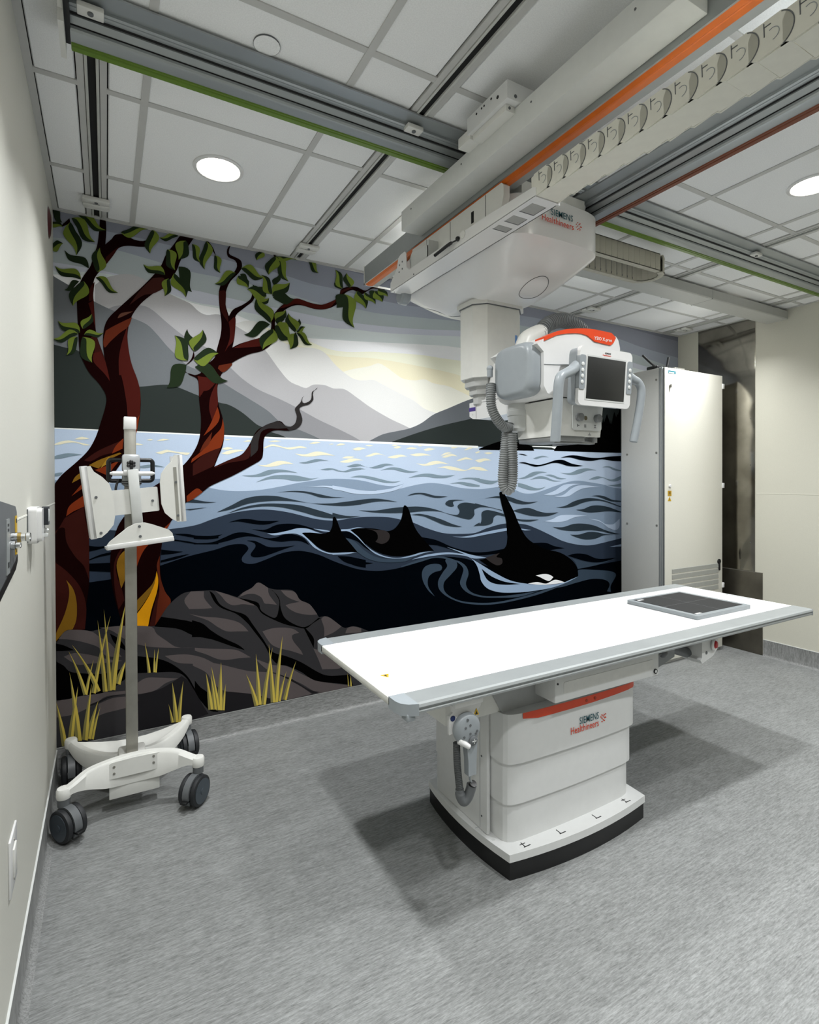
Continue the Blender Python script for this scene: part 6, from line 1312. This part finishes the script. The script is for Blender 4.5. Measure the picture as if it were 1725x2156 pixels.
# ================================================================ THINGS ON THE LEFT WALL
gx=thing('gas_outlet','grey medical gas outlet plate with yellow strip and metal couplers on the left wall','outlet',(0,1.79,1.35))
obj('wall_plate',G().prism([(1.55,1.272),(1.55,1.452),(1.60,1.457),(1.875,1.432),(1.90,1.415),(1.90,1.275),(1.86,1.255),(1.60,1.215)],'yz',0,.005,.0015),outlet_g,gx)
obj('lower_bevel',G().prism([(1.60,1.215),(1.60,1.238),(1.86,1.278),(1.90,1.293),(1.90,1.275),(1.86,1.255)],'yz',.004,.0065),black,gx)
obj('yellow_strip',G().box(.0045,.0065,1.86,1.893,1.296,1.405),yellow,gx)
obj('silver_strip',G().box(.0045,.0075,1.70,1.75,1.262,1.405),alu,gx)
g=G()
for z in (1.39,1.377,1.283,1.29): g.box(.0072,.0082,1.715,1.735,z-.004,z+.003)
g.box(.0062,.0070,1.868,1.886,1.385,1.397).box(.0062,.0070,1.870,1.884,1.302,1.314)
obj('print_mark',g,ink,gx)
obj('coupler',G().cyl((.005,1.80,1.350),(.018,1.80,1.350),.014,seg=20).cyl((.018,1.80,1.350),(.038,1.80,1.350),.0105,seg=20).cyl((.036,1.80,1.350),(.048,1.80,1.350),.0125,bev=.002,seg=20),chrome,gx)
obj('collar',G().cyl((.014,1.80,1.350),(.026,1.80,1.350),.0135,seg=12),brass,gx)
obj('coupler',G().cyl((.005,1.765,1.332),(.017,1.765,1.332),.012,seg=20).cyl((.017,1.765,1.332),(.030,1.765,1.332),.008,bev=.002,seg=20),chrome,gx)
wd=thing('wall_scanner','white wall unit with black sensor hood on the left wall near the mural','wall unit',(0,2.25,1.35))
obj('casing',G().prism(rrect(2.175,2.305,1.293,1.415,.016,5),'yz',.0,.026,.006),whitew,wd)
obj('casing_front',G().prism(rrect(2.185,2.298,1.300,1.410,.014,5),'yz',.024,.040,.005),whitew,wd)
obj('hood',G().prism(rrect(2.245,2.295,1.350,1.414,.007,4),'yz',.034,.053,.004),mat('hood_black','#22262c',.35),wd)
obj('lens',G().box(.051,.0545,2.254,2.286,1.362,1.406,.002),mat('lens_pale','#dfe3e2',.15),wd)
obj('nozzle',G().cyl((.038,2.27,1.333),(.052,2.27,1.330),.008,.005,seg=14).box(.036,.050,2.26,2.285,1.308,1.320,.002),pgrey,wd)
obj('mount_plate',G().box(0,.003,2.168,2.20,1.30,1.41),greyd,wd)
al=thing('alarm_strobe','dark red oval alarm strobe seen edge-on high on the left wall','alarm',(0,3.02,2.70))
obj('red_lens',G().loft([[(x,3.01+.055*k*math.cos(a),2.705+.072*k*math.sin(a)) for a in [2*math.pi*q/28 for q in range(28)]] for x,k in ((0,1),(.004,1),(.010,.8),(.014,.4))]),dred,al,60)
obj('base_ring',G().loft([[(x,3.01+.058*math.cos(a),2.705+.075*math.sin(a)) for a in [2*math.pi*q/28 for q in range(28)]] for x in (0,.003)]),pgrey,al)
ou=thing('wall_socket','white wall socket plate low on the left wall','socket',(0,1.78,.49))
obj('plate',G().box(0,.006,1.732,1.845,.408,.558,.002),whitew,ou)
obj('face',G().box(.005,.010,1.765,1.812,.445,.52,.002),whitem,ou)
obj('screw',G().cyl((.006,1.788,.535),(.0075,1.788,.535),.004,seg=8).cyl((.006,1.788,.43),(.0075,1.788,.43),.004,seg=8),steelp,ou)
